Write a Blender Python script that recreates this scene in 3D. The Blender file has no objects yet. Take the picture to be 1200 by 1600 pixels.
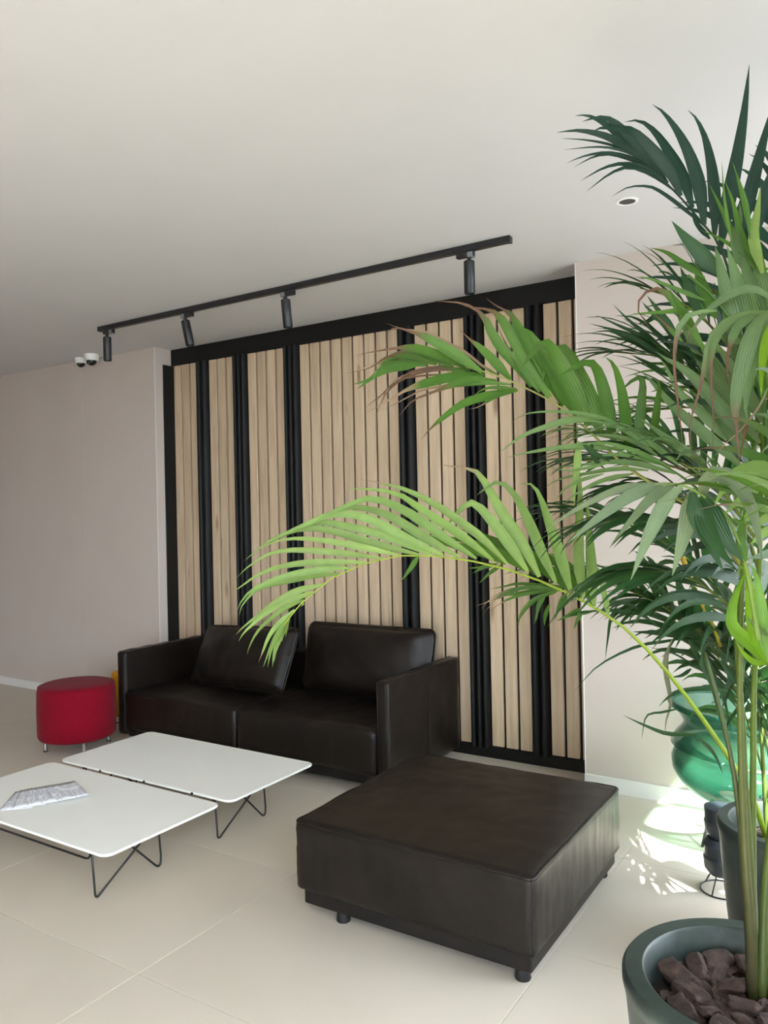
import bpy, bmesh, math, random
from mathutils import Vector, Matrix, noise

random.seed(7)
scene = bpy.context.scene
COL = scene.collection
PI = math.pi

# ------------------------------------------------------------------ camera
F_PX = 1227.57                      # focal length for the 1200 x 1600 frame
YAW, PITCH, ROLL = 0.568303, 0.000185, -0.020552
CAM_H = 1.6
_f = Vector((-math.sin(YAW) * math.cos(PITCH), math.cos(YAW) * math.cos(PITCH), math.sin(PITCH)))
_r = Vector((math.cos(YAW), math.sin(YAW), 0))
_u = _r.cross(_f)
CR = _r * math.cos(ROLL) + _u * math.sin(ROLL)
CU = -_r * math.sin(ROLL) + _u * math.cos(ROLL)
CF = _f
cam_data = bpy.data.cameras.new('camera')
cam = bpy.data.objects.new('camera', cam_data)
COL.objects.link(cam)
cam_data.sensor_fit = 'VERTICAL'
cam_data.sensor_height = 24.0
cam_data.lens = F_PX / 1600 * 24.0
cam_data.clip_start = 0.05
cam.matrix_world = Matrix(((CR.x, CU.x, -CF.x, 0), (CR.y, CU.y, -CF.y, 0), (CR.z, CU.z, -CF.z, CAM_H), (0, 0, 0, 1)))
scene.camera = cam

def at(px, py, d):
    """point in the room seen at a pixel of the 1200x1600 frame, d metres in front of the lens plane"""
    v = CF + CR * ((px - 600) / F_PX) - CU * ((py - 800) / F_PX)
    return Vector((0, 0, CAM_H)) + v * d

# ------------------------------------------------------------------ light
SUN_DIR = Vector((1.0, -0.6, 1.63)).normalized()     # towards the sun
world = bpy.data.worlds.new('daylight')
scene.world = world
world.use_nodes = True
wb = world.node_tree.nodes['Background']
wb.inputs['Color'].default_value = (0.835, 0.875, 1.0, 1)
wb.inputs['Strength'].default_value = 3.8
sun_data = bpy.data.lights.new('sun', 'SUN')
sun_data.energy = 10.0
sun_data.angle = math.radians(0.6)
sun_data.color = (1.0, 0.98, 0.95)
sun = bpy.data.objects.new('sun', sun_data)
COL.objects.link(sun)
sun.rotation_euler = SUN_DIR.to_track_quat('Z', 'Y').to_euler()
sun.location = (6, -3, 9)
scene.view_settings.view_transform = 'Standard'
scene.view_settings.look = 'None'
scene.view_settings.gamma = 1.0
scene.view_settings.use_curve_mapping = False
scene.view_settings.exposure = 1.92
scene.cycles.max_bounces = 10
scene.cycles.diffuse_bounces = 6
scene.cycles.transparent_max_bounces = 12
scene.cycles.caustics_reflective = False
scene.cycles.sample_clamp_indirect = 8.0

# ------------------------------------------------------------------ materials
def srgb(r, g, b):
    def c(v):
        v /= 255.0
        return v / 12.92 if v <= 0.04045 else ((v + 0.055) / 1.055) ** 2.4
    return (c(r), c(g), c(b), 1)

def new_mat(name):
    m = bpy.data.materials.new(name)
    m.use_nodes = True
    nt = m.node_tree
    b = nt.nodes['Principled BSDF']
    return m, nt, b

def coords(nt, scale=(1, 1, 1), kind='Object', rnd=False):
    tc = nt.nodes.new('ShaderNodeTexCoord')
    mp = nt.nodes.new('ShaderNodeMapping')
    mp.inputs['Scale'].default_value = scale
    nt.links.new(tc.outputs[kind], mp.inputs['Vector'])
    if rnd:
        oi = nt.nodes.new('ShaderNodeObjectInfo')
        mul = nt.nodes.new('ShaderNodeVectorMath'); mul.operation = 'SCALE'
        cmb = nt.nodes.new('ShaderNodeCombineXYZ')
        nt.links.new(oi.outputs['Random'], cmb.inputs[0]); nt.links.new(oi.outputs['Random'], cmb.inputs[1]); nt.links.new(oi.outputs['Random'], cmb.inputs[2])
        nt.links.new(cmb.outputs[0], mul.inputs[0]); mul.inputs['Scale'].default_value = 37.0
        nt.links.new(mul.outputs[0], mp.inputs['Location'])
    return mp.outputs['Vector']

def noise_node(nt, vec, scale, detail=3, rough=0.55):
    n = nt.nodes.new('ShaderNodeTexNoise')
    n.inputs['Scale'].default_value = scale
    n.inputs['Detail'].default_value = detail
    n.inputs['Roughness'].default_value = rough
    nt.links.new(vec, n.inputs['Vector'])
    return n.outputs['Fac']

def ramp(nt, fac, stops):
    r = nt.nodes.new('ShaderNodeValToRGB')
    e = r.color_ramp.elements
    while len(e) < len(stops): e.new(0.5)
    for k, (p, c) in enumerate(stops):
        e[k].position = p; e[k].color = c
    nt.links.new(fac, r.inputs['Fac'])
    return r.outputs['Color']

def bump(nt, b, h, strength, dist=0.002):
    n = nt.nodes.new('ShaderNodeBump')
    n.inputs['Strength'].default_value = strength
    n.inputs['Distance'].default_value = dist
    nt.links.new(h, n.inputs['Height'])
    nt.links.new(n.outputs['Normal'], b.inputs['Normal'])

def simple(name, c1, c2=None, rough=0.5, scale=8.0, bstr=0.0, metal=0.0, kind='Object', detail=3, spec=0.5):
    m, nt, b = new_mat(name)
    v = coords(nt, kind=kind)
    f = noise_node(nt, v, scale, detail)
    nt.links.new(ramp(nt, f, [(0.3, c1), (0.7, c2 or c1)]), b.inputs['Base Color'])
    b.inputs['Roughness'].default_value = rough
    b.inputs['Metallic'].default_value = metal
    b.inputs['Specular IOR Level'].default_value = spec
    if bstr: bump(nt, b, noise_node(nt, v, scale * 12, 4), bstr)
    return m

M = {}
M['wall'] = simple('painted_wall', srgb(196, 184, 175), srgb(200, 188, 179), 0.75, 2.0, 0.06)
M['ceiling'] = simple('ceiling_paint', srgb(205, 204, 206), srgb(208, 207, 209), 0.85, 2.0, 0.04)
M['baseboard'] = simple('baseboard_paint', srgb(222, 219, 215), srgb(226, 223, 219), 0.4, 3.0)
M['tile'] = simple('floor_tile', srgb(199, 189, 173), srgb(207, 197, 182), 0.42, 1.4, 0.02, detail=5, spec=0.4)
M['grout'] = simple('tile_grout', srgb(176, 167, 153), srgb(182, 173, 159), 0.8, 20)
M['black'] = simple('black_lacquer', srgb(17, 17, 17), srgb(22, 22, 22), 0.55, 6.0, spec=0.25)
M['blackmetal'] = simple('black_metal', srgb(26, 27, 30), srgb(32, 33, 36), 0.38, 10.0, spec=0.5)
M['greyclip'] = simple('grey_clip', srgb(120, 122, 124), srgb(130, 132, 134), 0.4, 10)
M['tabletop'] = simple('white_laminate', srgb(244, 245, 238), srgb(247, 248, 242), 0.38, 3.0)
M['tableedge'] = simple('table_edge', srgb(205, 206, 198), srgb(212, 213, 205), 0.5, 3.0)
M['white'] = simple('white_plastic', srgb(232, 232, 230), srgb(236, 236, 234), 0.35, 5)
M['domeglass'] = simple('dark_dome', srgb(10, 10, 12), srgb(14, 14, 16), 0.06, 5)
M['lens'] = simple('dark_lens', srgb(30, 32, 36), srgb(44, 46, 50), 0.15, 20)
M['chrome'] = simple('brushed_chrome', srgb(200, 200, 200), srgb(210, 210, 210), 0.18, 10, metal=1.0)
M['rubber'] = simple('black_rubber', srgb(14, 14, 14), srgb(18, 18, 18), 0.7, 10)
M['soil'] = simple('dark_soil', srgb(24, 18, 15), srgb(46, 36, 30), 0.95, 30, 0.8)
M['glazedpot'] = simple('green_glaze', srgb(52, 78, 72), srgb(70, 96, 88), 0.28, 5, 0.04)
M['ground'] = simple('outside_paving', srgb(104, 105, 107), srgb(112, 113, 115), 0.8, 2.0)
M['frame'] = simple('window_frame_paint', srgb(60, 62, 64), srgb(66, 68, 70), 0.4, 5)

def fabric(name, c1, c2):
    m, nt, b = new_mat(name)
    v = coords(nt)
    nt.links.new(ramp(nt, noise_node(nt, v, 60, 3), [(0.3, c1), (0.7, c2)]), b.inputs['Base Color'])
    b.inputs['Roughness'].default_value = 0.9
    b.inputs['Sheen Weight'].default_value = 0.05
    b.inputs['Specular IOR Level'].default_value = 0.15
    bump(nt, b, noise_node(nt, v, 900, 2), 0.25)
    return m
M['red'] = fabric('red_felt', srgb(118, 3, 26), srgb(128, 5, 31))
M['yellow'] = fabric('yellow_felt', srgb(214, 150, 10), srgb(224, 160, 16))

def leather(name, c1, c2, rough):
    m, nt, b = new_mat(name)
    v = coords(nt)
    nt.links.new(ramp(nt, noise_node(nt, v, 5.0, 6, 0.65), [(0.32, c1), (0.72, c2)]), b.inputs['Base Color'])
    rr = nt.nodes.new('ShaderNodeMapRange')
    nt.links.new(noise_node(nt, v, 9.0, 5), rr.inputs['Value'])
    rr.inputs['To Min'].default_value = rough - 0.08; rr.inputs['To Max'].default_value = rough + 0.12
    nt.links.new(rr.outputs['Result'], b.inputs['Roughness'])
    vo = nt.nodes.new('ShaderNodeTexVoronoi'); vo.inputs['Scale'].default_value = 320
    nt.links.new(v, vo.inputs['Vector'])
    mx = nt.nodes.new('ShaderNodeMath'); mx.operation = 'MULTIPLY_ADD'
    nt.links.new(noise_node(nt, v, 22, 5, 0.6), mx.inputs[0]); mx.inputs[1].default_value = 2.2
    nt.links.new(vo.outputs['Distance'], mx.inputs[2])
    bump(nt, b, mx.outputs[0], 0.22, 0.003)
    b.inputs['Specular IOR Level'].default_value = 0.32
    return m
M['leather'] = leather('dark_brown_leather', srgb(14, 10, 8), srgb(30, 24, 20), 0.34)
M['leather_base'] = leather('dark_leather_base', srgb(16, 13, 11), srgb(26, 21, 19), 0.5)

def oak():
    m, nt, b = new_mat('oak_veneer')
    v = coords(nt, (22, 22, 1.3), rnd=True)
    base = ramp(nt, noise_node(nt, v, 1.6, 6, 0.62), [(0.25, srgb(178, 155, 128)), (0.5, srgb(204, 181, 152)), (0.78, srgb(219, 198, 170))])
    v2 = coords(nt, (9, 9, 2.2), rnd=True)
    vo = nt.nodes.new('ShaderNodeTexVoronoi'); vo.inputs['Scale'].default_value = 0.75
    nt.links.new(v2, vo.inputs['Vector'])
    knots = ramp(nt, vo.outputs['Distance'], [(0.05, (0.42, 0.33, 0.25, 1)), (0.16, (1, 1, 1, 1))])
    mx = nt.nodes.new('ShaderNodeMix'); mx.data_type = 'RGBA'; mx.blend_type = 'MULTIPLY'
    mx.inputs['Factor'].default_value = 0.8
    nt.links.new(base, mx.inputs['A']); nt.links.new(knots, mx.inputs['B'])
    oi = nt.nodes.new('ShaderNodeObjectInfo')
    hs = nt.nodes.new('ShaderNodeHueSaturation')
    mr = nt.nodes.new('ShaderNodeMapRange'); mr.inputs['To Min'].default_value = 0.9; mr.inputs['To Max'].default_value = 1.06
    nt.links.new(oi.outputs['Random'], mr.inputs['Value']); nt.links.new(mr.outputs['Result'], hs.inputs['Value'])
    nt.links.new(mx.outputs['Result'], hs.inputs['Color']); nt.links.new(hs.outputs['Color'], b.inputs['Base Color'])
    b.inputs['Roughness'].default_value = 0.5
    bump(nt, b, noise_node(nt, v, 4, 4), 0.12, 0.001)
    return m
M['oak'] = oak()

def leaf_mat(name, transl):
    m, nt, b = new_mat(name)
    at_ = nt.nodes.new('ShaderNodeAttribute'); at_.attribute_name = 'Col'
    v = coords(nt)
    hs = nt.nodes.new('ShaderNodeHueSaturation')
    mr = nt.nodes.new('ShaderNodeMapRange'); mr.inputs['To Min'].default_value = 0.8; mr.inputs['To Max'].default_value = 1.2
    nt.links.new(noise_node(nt, v, 25, 3), mr.inputs['Value'])
    nt.links.new(mr.outputs['Result'], hs.inputs['Value'])
    nt.links.new(at_.outputs['Color'], hs.inputs['Color'])
    uv = nt.nodes.new('ShaderNodeUVMap'); uv.uv_map = 'UVMap'
    sx = nt.nodes.new('ShaderNodeSeparateXYZ'); nt.links.new(uv.outputs['UV'], sx.inputs[0])
    k1 = nt.nodes.new('ShaderNodeMath'); k1.operation = 'MULTIPLY'; k1.inputs[1].default_value = 44.0
    nt.links.new(sx.outputs['X'], k1.inputs[0])
    k2 = nt.nodes.new('ShaderNodeMath'); k2.operation = 'SINE'; nt.links.new(k1.outputs[0], k2.inputs[0])
    k3 = nt.nodes.new('ShaderNodeMath'); k3.operation = 'MULTIPLY_ADD'; k3.inputs[1].default_value = 0.16
    nt.links.new(k2.outputs[0], k3.inputs[0]); nt.links.new(mr.outputs['Result'], k3.inputs[2])
    nt.links.new(k3.outputs[0], hs.inputs['Value'])
    bump(nt, b, k2.outputs[0], 0.35, 0.0008)
    nt.links.new(hs.outputs['Color'], b.inputs['Base Color'])
    b.inputs['Roughness'].default_value = 0.42
    b.inputs['Specular IOR Level'].default_value = 0.4
    tr = nt.nodes.new('ShaderNodeBsdfTranslucent')
    hs2 = nt.nodes.new('ShaderNodeHueSaturation'); hs2.inputs['Value'].default_value = 1.5; hs2.inputs['Saturation'].default_value = 1.1; hs2.inputs['Hue'].default_value = 0.485
    nt.links.new(hs.outputs['Color'], hs2.inputs['Color'])
    nt.links.new(hs2.outputs['Color'], tr.inputs['Color'])
    mx = nt.nodes.new('ShaderNodeMixShader'); mx.inputs['Fac'].default_value = transl
    nt.links.new(b.outputs[0], mx.inputs[1]); nt.links.new(tr.outputs[0], mx.inputs[2])
    nt.links.new(mx.outputs[0], nt.nodes['Material Output'].inputs['Surface'])
    return m
M['leaf'] = leaf_mat('palm_leaf', 0.34)

def bark():
    m, nt, b = new_mat('pine_bark')
    v = coords(nt, (1, 1, 1), rnd=True)
    nt.links.new(ramp(nt, noise_node(nt, v, 28, 6, 0.7), [(0.3, srgb(32, 21, 18)), (0.55, srgb(64, 46, 39)), (0.8, srgb(106, 84, 74))]), b.inputs['Base Color'])
    b.inputs['Roughness'].default_value = 0.85
    bump(nt, b, noise_node(nt, v, 60, 5, 0.7), 0.9, 0.006)
    return m
M['bark'] = bark()

def pot_mat():
    m, nt, b = new_mat('weathered_green_pot')
    v = coords(nt)
    nt.links.new(ramp(nt, noise_node(nt, v, 9, 7, 0.7), [(0.3, srgb(34, 44, 41)), (0.55, srgb(50, 61, 56)), (0.8, srgb(74, 84, 76))]), b.inputs['Base Color'])
    b.inputs['Roughness'].default_value = 0.42
    bump(nt, b, noise_node(nt, v, 40, 5), 0.12)
    return m
M['pot'] = pot_mat()

def green_glass():
    m, nt, b = new_mat('translucent_green_plastic')
    v = coords(nt)
    nt.links.new(ramp(nt, noise_node(nt, v, 3, 2), [(0.3, srgb(26, 70, 60)), (0.7, srgb(36, 86, 72))]), b.inputs['Base Color'])
    b.inputs['Roughness'].default_value = 0.05
    t = nt.nodes.new('ShaderNodeBsdfTransparent'); t.inputs['Color'].default_value = (0.74, 0.93, 0.83, 1)
    lw = nt.nodes.new('ShaderNodeLayerWeight'); lw.inputs['Blend'].default_value = 0.35
    mr = nt.nodes.new('ShaderNodeMapRange'); mr.inputs['To Min'].default_value = 0.14; mr.inputs['To Max'].default_value = 0.95
    nt.links.new(lw.outputs['Facing'], mr.inputs['Value'])
    x = nt.nodes.new('ShaderNodeMixShader')
    nt.links.new(mr.outputs['Result'], x.inputs['Fac'])
    nt.links.new(t.outputs[0], x.inputs[1]); nt.links.new(b.outputs[0], x.inputs[2])
    nt.links.new(x.outputs[0], nt.nodes['Material Output'].inputs['Surface'])
    return m
M['greenplastic'] = green_glass()

def pane_mat():
    m, nt, b = new_mat('window_glass')
    nt.nodes.remove(b)
    t = nt.nodes.new('ShaderNodeBsdfTransparent'); t.inputs['Color'].default_value = (0.93, 0.96, 0.95, 1)
    g = nt.nodes.new('ShaderNodeBsdfGlossy'); g.inputs['Roughness'].default_value = 0.02
    x = nt.nodes.new('ShaderNodeMixShader'); x.inputs['Fac'].default_value = 0.05
    nt.links.new(t.outputs[0], x.inputs[1]); nt.links.new(g.outputs[0], x.inputs[2])
    nt.links.new(x.outputs[0], nt.nodes['Material Output'].inputs['Surface'])
    return m
M['pane'] = pane_mat()

def paper_mat():
    m, nt, b = new_mat('printed_paper')
    v = coords(nt, (1, 1, 1))
    sep = nt.nodes.new('ShaderNodeSeparateXYZ'); nt.links.new(v, sep.inputs[0])
    # lines of small print: bands along x broken by noise
    wv = nt.nodes.new('ShaderNodeMath'); wv.operation = 'SINE'
    sc = nt.nodes.new('ShaderNodeMath'); sc.operation = 'MULTIPLY'; sc.inputs[1].default_value = 420
    nt.links.new(sep.outputs['Y'], sc.inputs[0]); nt.links.new(sc.outputs[0], wv.inputs[0])
    v2 = coords(nt, (130, 9, 1))
    words = noise_node(nt, v2, 1.0, 2)
    blocks = noise_node(nt, v, 11.0, 1)
    a = nt.nodes.new('ShaderNodeMath'); a.operation = 'GREATER_THAN'; a.inputs[1].default_value = 0.5
    nt.links.new(wv.outputs[0], a.inputs[0])
    c = nt.nodes.new('ShaderNodeMath'); c.operation = 'GREATER_THAN'; c.inputs[1].default_value = 0.45
    nt.links.new(words, c.inputs[0])
    d = nt.nodes.new('ShaderNodeMath'); d.operation = 'GREATER_THAN'; d.inputs[1].default_value = 0.44
    nt.links.new(blocks, d.inputs[0])
    e = nt.nodes.new('ShaderNodeMath'); e.operation = 'MULTIPLY'; nt.links.new(a.outputs[0], e.inputs[0]); nt.links.new(c.outputs[0], e.inputs[1])
    g = nt.nodes.new('ShaderNodeMath'); g.operation = 'MULTIPLY'; nt.links.new(e.outputs[0], g.inputs[0]); nt.links.new(d.outputs[0], g.inputs[1])
    nt.links.new(ramp(nt, g.outputs[0], [(0.0, srgb(236, 238, 244)), (1.0, srgb(112, 117, 136))]), b.inputs['Base Color'])
    b.inputs['Roughness'].default_value = 0.6
    return m
M['paper'] = paper_mat()

# ------------------------------------------------------------------ helpers
def mesh_from_bm(name, bm, smooth=False, mat=None):
    me = bpy.data.meshes.new(name)
    bm.normal_update()
    bm.to_mesh(me); bm.free()
    if smooth:
        for p in me.polygons: p.use_smooth = True
    if mat: me.materials.append(M[mat] if isinstance(mat, str) else mat)
    return me

def link(name, me, parent=None, loc=None, rot=None):
    o = bpy.data.objects.new(name, me)
    COL.objects.link(o)
    if loc is not None: o.location = loc
    if rot is not None: o.rotation_euler = rot
    if parent is not None: o.parent = parent
    return o

def wlink(name, me, parent):
    """mesh already in world coordinates, parented without moving"""
    o = bpy.data.objects.new(name, me)
    COL.objects.link(o)
    o.parent = parent
    base = Vector((0, 0, 0))
    if parent is not None and parent.parent is None:
        base = parent.location
    o.matrix_parent_inverse = Matrix.Translation(-Vector(base))
    return o

def tag(o, label, cat, group=None, kind=None):
    o['label'] = label; o['category'] = cat
    if group: o['group'] = group
    if kind: o['kind'] = kind
    return o

def struct(o, label=None):
    o['kind'] = 'structure'
    if label: o['label'] = label
    return o

def thing(name, label, cat, loc=(0, 0, 0), rotz=0.0, group=None):
    o = bpy.data.objects.new(name, None)
    COL.objects.link(o)
    o.empty_display_size = 0.1
    o.location = loc; o.rotation_euler = (0, 0, rotz)
    return tag(o, label, cat, group)

def add_box(bm, x0, x1, y0, y1, z0, z1):
    vs = [bm.verts.new(p) for p in ((x0, y0, z0), (x1, y0, z0), (x1, y1, z0), (x0, y1, z0), (x0, y0, z1), (x1, y0, z1), (x1, y1, z1), (x0, y1, z1))]
    for f in ((3, 2, 1, 0), (4, 5, 6, 7), (0, 1, 5, 4), (1, 2, 6, 5), (2, 3, 7, 6), (3, 0, 4, 7)):
        bm.faces.new([vs[i] for i in f])
    return vs

def box_mesh(name, x0, x1, y0, y1, z0, z1, mat, bev=0.0, seg=2):
    bm = bmesh.new()
    add_box(bm, x0, x1, y0, y1, z0, z1)
    if bev: bmesh.ops.bevel(bm, geom=bm.edges[:], offset=bev, segments=seg, profile=0.5, affect='EDGES')
    return mesh_from_bm(name, bm, False, mat)

def box(name, x0, x1, y0, y1, z0, z1, mat, parent=None, bev=0.0, seg=2):
    return link(name, box_mesh(name, x0, x1, y0, y1, z0, z1, mat, bev, seg), parent)

def catmull(pts, n):
    """resample a polyline of vectors (any dimension) to n+1 points"""
    P = [pts[0] * 2 - pts[1]] + list(pts) + [pts[-1] * 2 - pts[-2]]
    seg = len(pts) - 1
    L = [0.0]
    for i in range(seg): L.append(L[-1] + (pts[i + 1] - pts[i]).length)
    out = []
    for k in range(n + 1):
        s = L[-1] * k / n
        i = 0
        while i < seg - 1 and L[i + 1] < s: i += 1
        t = (s - L[i]) / max(1e-9, L[i + 1] - L[i])
        p0, p1, p2, p3 = P[i], P[i + 1], P[i + 2], P[i + 3]
        out.append(0.5 * ((2 * p1) + (p2 - p0) * t + (2 * p0 - 5 * p1 + 4 * p2 - p3) * t * t + (3 * p1 - p0 - 3 * p2 + p3) * t ** 3))
    return out

def add_tube(bm, pts, rad, sides=8, closed=False, caps=True):
    """tube along points; rad a number or a list"""
    n = len(pts)
    rings = []
    prev = None
    for i, p in enumerate(pts):
        a = pts[(i - 1) % n] if (closed or i > 0) else pts[i]
        b = pts[(i + 1) % n] if (closed or i < n - 1) else pts[i]
        t = (b - a).normalized()
        if prev is None:
            up = Vector((0, 0, 1)) if abs(t.z) < 0.9 else Vector((1, 0, 0))
            s = t.cross(up).normalized()
        else:
            s = (prev - t * prev.dot(t)).normalized()
        prev = s
        w = t.cross(s)
        r = rad[i] if isinstance(rad, (list, tuple)) else rad
        rings.append([bm.verts.new(p + (s * math.cos(2 * PI * k / sides) + w * math.sin(2 * PI * k / sides)) * r) for k in range(sides)])
    m = n if closed else n - 1
    for i in range(m):
        A, B = rings[i], rings[(i + 1) % n]
        for k in range(sides):
            bm.faces.new((A[k], A[(k + 1) % sides], B[(k + 1) % sides], B[k]))
    if not closed and caps:
        bm.faces.new(rings[0][::-1]); bm.faces.new(rings[-1])

def tube_mesh(name, pts, rad, mat, sides=8, closed=False):
    bm = bmesh.new()
    add_tube(bm, [Vector(p) for p in pts], rad, sides, closed)
    return mesh_from_bm(name, bm, True, mat)

def lathe(name, prof, mat, n=48, smooth=True):
    """revolve (r, z) profile about z; ends with r=0 are closed"""
    bm = bmesh.new()
    rings = []
    for r, z in prof:
        if r < 1e-6: rings.append([bm.verts.new((0, 0, z))])
        else: rings.append([bm.verts.new((r * math.cos(2 * PI * k / n), r * math.sin(2 * PI * k / n), z)) for k in range(n)])
    for A, B in zip(rings, rings[1:]):
        for k in range(n):
            a, b = A[k % len(A)], A[(k + 1) % len(A)]
            c, d = B[(k + 1) % len(B)], B[k % len(B)]
            vs = []
            for v in (a, b, c, d):
                if v not in vs: vs.append(v)
            if len(vs) > 2: bm.faces.new(vs)
    bmesh.ops.recalc_face_normals(bm, faces=bm.faces[:])
    me = mesh_from_bm(name, bm, False, mat)
    if smooth:
        for p in me.polygons: p.use_smooth = True
        me.set_sharp_from_angle(angle=math.radians(40))
    return me

def cushion_mesh(name, hx, hy, hz, r, mat, puff=0.0, nx=24, ny=24, nz=10, wob=0.004, seed=0.0, pinch=0.0, wr=0.0, wfreq=28.0):
    """soft upholstered block centred on the origin: rounded edges, swollen faces, creases"""
    bm = bmesh.new()
    def grid(n1, n2, fn):
        g = [[bm.verts.new(fn(-1 + 2 * i / n1, -1 + 2 * j / n2)) for j in range(n2 + 1)] for i in range(n1 + 1)]
        for i in range(n1):
            for j in range(n2):
                bm.faces.new((g[i][j], g[i + 1][j], g[i + 1][j + 1], g[i][j + 1]))
    grid(nx, ny, lambda a, b: (a * hx, b * hy, hz)); grid(nx, ny, lambda a, b: (a * hx, -b * hy, -hz))
    grid(nx, nz, lambda a, b: (a * hx, -hy, b * hz)); grid(nx, nz, lambda a, b: (-a * hx, hy, b * hz))
    grid(ny, nz, lambda a, b: (hx, a * hy, b * hz)); grid(ny, nz, lambda a, b: (-hx, -a * hy, b * hz))
    bmesh.ops.remove_doubles(bm, verts=bm.verts[:], dist=1e-5)
    S = Vector((seed * 3.1, seed * 1.7, seed))
    for v in bm.verts:
        p = v.co.copy()
        ax, ay, az = p.x / hx, p.y / hy, p.z / hz
        q = Vector((max(-hx + r, min(hx - r, p.x)), max(-hy + r, min(hy - r, p.y)), max(-hz + r, min(hz - r, p.z))))
        d = p - q
        if d.length > 1e-9: p = q + d.normalized() * r
        nrm = d.normalized() if d.length > 1e-9 else Vector((0, 0, 1))
        if puff:
            p.z += puff * (1 - ax * ax) * (1 - ay * ay) * (az if abs(az) > 0.2 else az)
        if pinch:
            e = max(abs(ax), abs(ay))
            k = 1 - pinch * (e ** 5)
            p.z *= k
        w = noise.noise(p * 5 + S) * wob + noise.noise(p * 14 + S) * wob * 0.5
        p += nrm * w
        if wr and abs(az) < 0.97 and (abs(ax) > 0.97 or abs(ay) > 0.97):
            u = p.x if abs(ay) > abs(ax) else p.y
            p += Vector((nrm.x, nrm.y, 0)) * wr * noise.noise(Vector((u * wfreq, p.z * 3.0, seed))) * (1 - az * az)
        v.co = p
    bmesh.ops.recalc_face_normals(bm, faces=bm.faces[:])
    me = mesh_from_bm(name, bm, True, mat)
    return me

def rounded_outline(x0, x1, y0, y1, r, n=6):
    out = []
    for cx, cy, a0 in ((x1 - r, y1 - r, 0), (x0 + r, y1 - r, PI / 2), (x0 + r, y0 + r, PI), (x1 - r, y0 + r, 1.5 * PI)):
        for k in range(n + 1):
            a = a0 + PI / 2 * k / n
            out.append((cx + r * math.cos(a), cy + r * math.sin(a)))
    return out

def add_prism(bm, outline, z0, z1):
    lo = [bm.verts.new((x, y, z0)) for x, y in outline]
    hi = [bm.verts.new((x, y, z1)) for x, y in outline]
    bm.faces.new(lo[::-1]); bm.faces.new(hi)
    n = len(outline)
    for k in range(n): bm.faces.new((lo[k], lo[(k + 1) % n], hi[(k + 1) % n], hi[k]))

# ------------------------------------------------------------------ the setting
RX0, RX1, RY0 = -12.0, 0.70, -4.6          # room limits: far left, window facade, behind the camera
YL, YR, YP, YB = 4.45, 4.39, 4.64, 4.68  # left wall face, right wall face, panel face, recess back
H = 3.0
XJ0, XJ1 = -5.05, -1.475                 # recess sides

floor = struct(box('floor', RX0 - 0.2, RX1, RY0 - 0.2, 5.0, -0.15, -0.004, 'grout'), 'light stone tiled floor')
T = 1.2
TY = 0.876
tile_me = box_mesh('tile', 0.0009, T - 0.0009, 0.0009, TY - 0.0009, -0.02, 0, 'tile', 0.0012, 1)
x = -2.238 - 9 * T
tile_cache = {}
while x < RX1 + 0.01:
    y = 1.839 - 8 * TY
    while y < 4.9:
        xa, xb, ya, yb = max(x, RX0), min(x + T, RX1), max(y, RY0), min(y + TY, 4.68)
        if xb - xa > 0.05 and yb - ya > 0.05:
            if xb - xa > T - 0.001 and yb - ya > TY - 0.001:
                link('tile', tile_me, floor, (x, y, 0))
            else:
                link('tile', box_mesh('tile', xa + 0.0015 - x, xb - 0.0015 - x, ya + 0.0015 - y, yb - 0.0015 - y, -0.02, 0, 'tile', 0.0012, 1), floor, (x, y, 0))
        y += TY
    x += T

struct(box('ceiling', RX0 - 0.2, RX1 + 0.08, RY0 - 0.2, 5.0, H, H + 0.2, 'ceiling'), 'smooth white ceiling')
struct(box('wall_back_left', RX0 - 0.2, XJ0, YL, 5.0, 0, H, 'wall'), 'beige wall left of the slatted panel')
struct(box('wall_back_right', XJ1, RX1 + 0.08, YR, 5.0, 0, H, 'wall'), 'beige wall right of the slatted panel')
struct(box('wall_back_recess', XJ0, XJ1, YB, 5.0, 0, H, 'wall'), 'back of the recess behind the slatted panel')
struct(box('wall_far_left', RX0 - 0.2, RX0, RY0 - 0.2, YL, 0, H, 'wall'))
struct(box('wall_behind_camera', RX0, -0.9, RY0 - 0.2, RY0, 0, H, 'wall'))
struct(box('baseboard_left', RX0, XJ0, YL - 0.014, YL, 0, 0.075, 'baseboard', bev=0.002, seg=1), 'white baseboard under the left wall')
struct(box('baseboard_right', XJ1, RX1, YR - 0.014, YR, 0, 0.085, 'baseboard', bev=0.002, seg=1), 'white baseboard under the right wall')
struct(box('trim_1', XJ0 - 0.006, XJ0 + 0.0, YL - 0.004, YL, 0, H, 'baseboard'), 'pale corner bead at the left edge of the recess')
struct(box('trim_2', XJ1, XJ1 + 0.006, YR - 0.003, YR, 0, H, 'baseboard'), 'pale corner bead at the right edge of the recess')
struct(box('trim_3', -6.005, -6.0, YL - 0.0012, YL, 0.075, H, 'wall'), 'faint vertical joint in the left wall')

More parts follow.
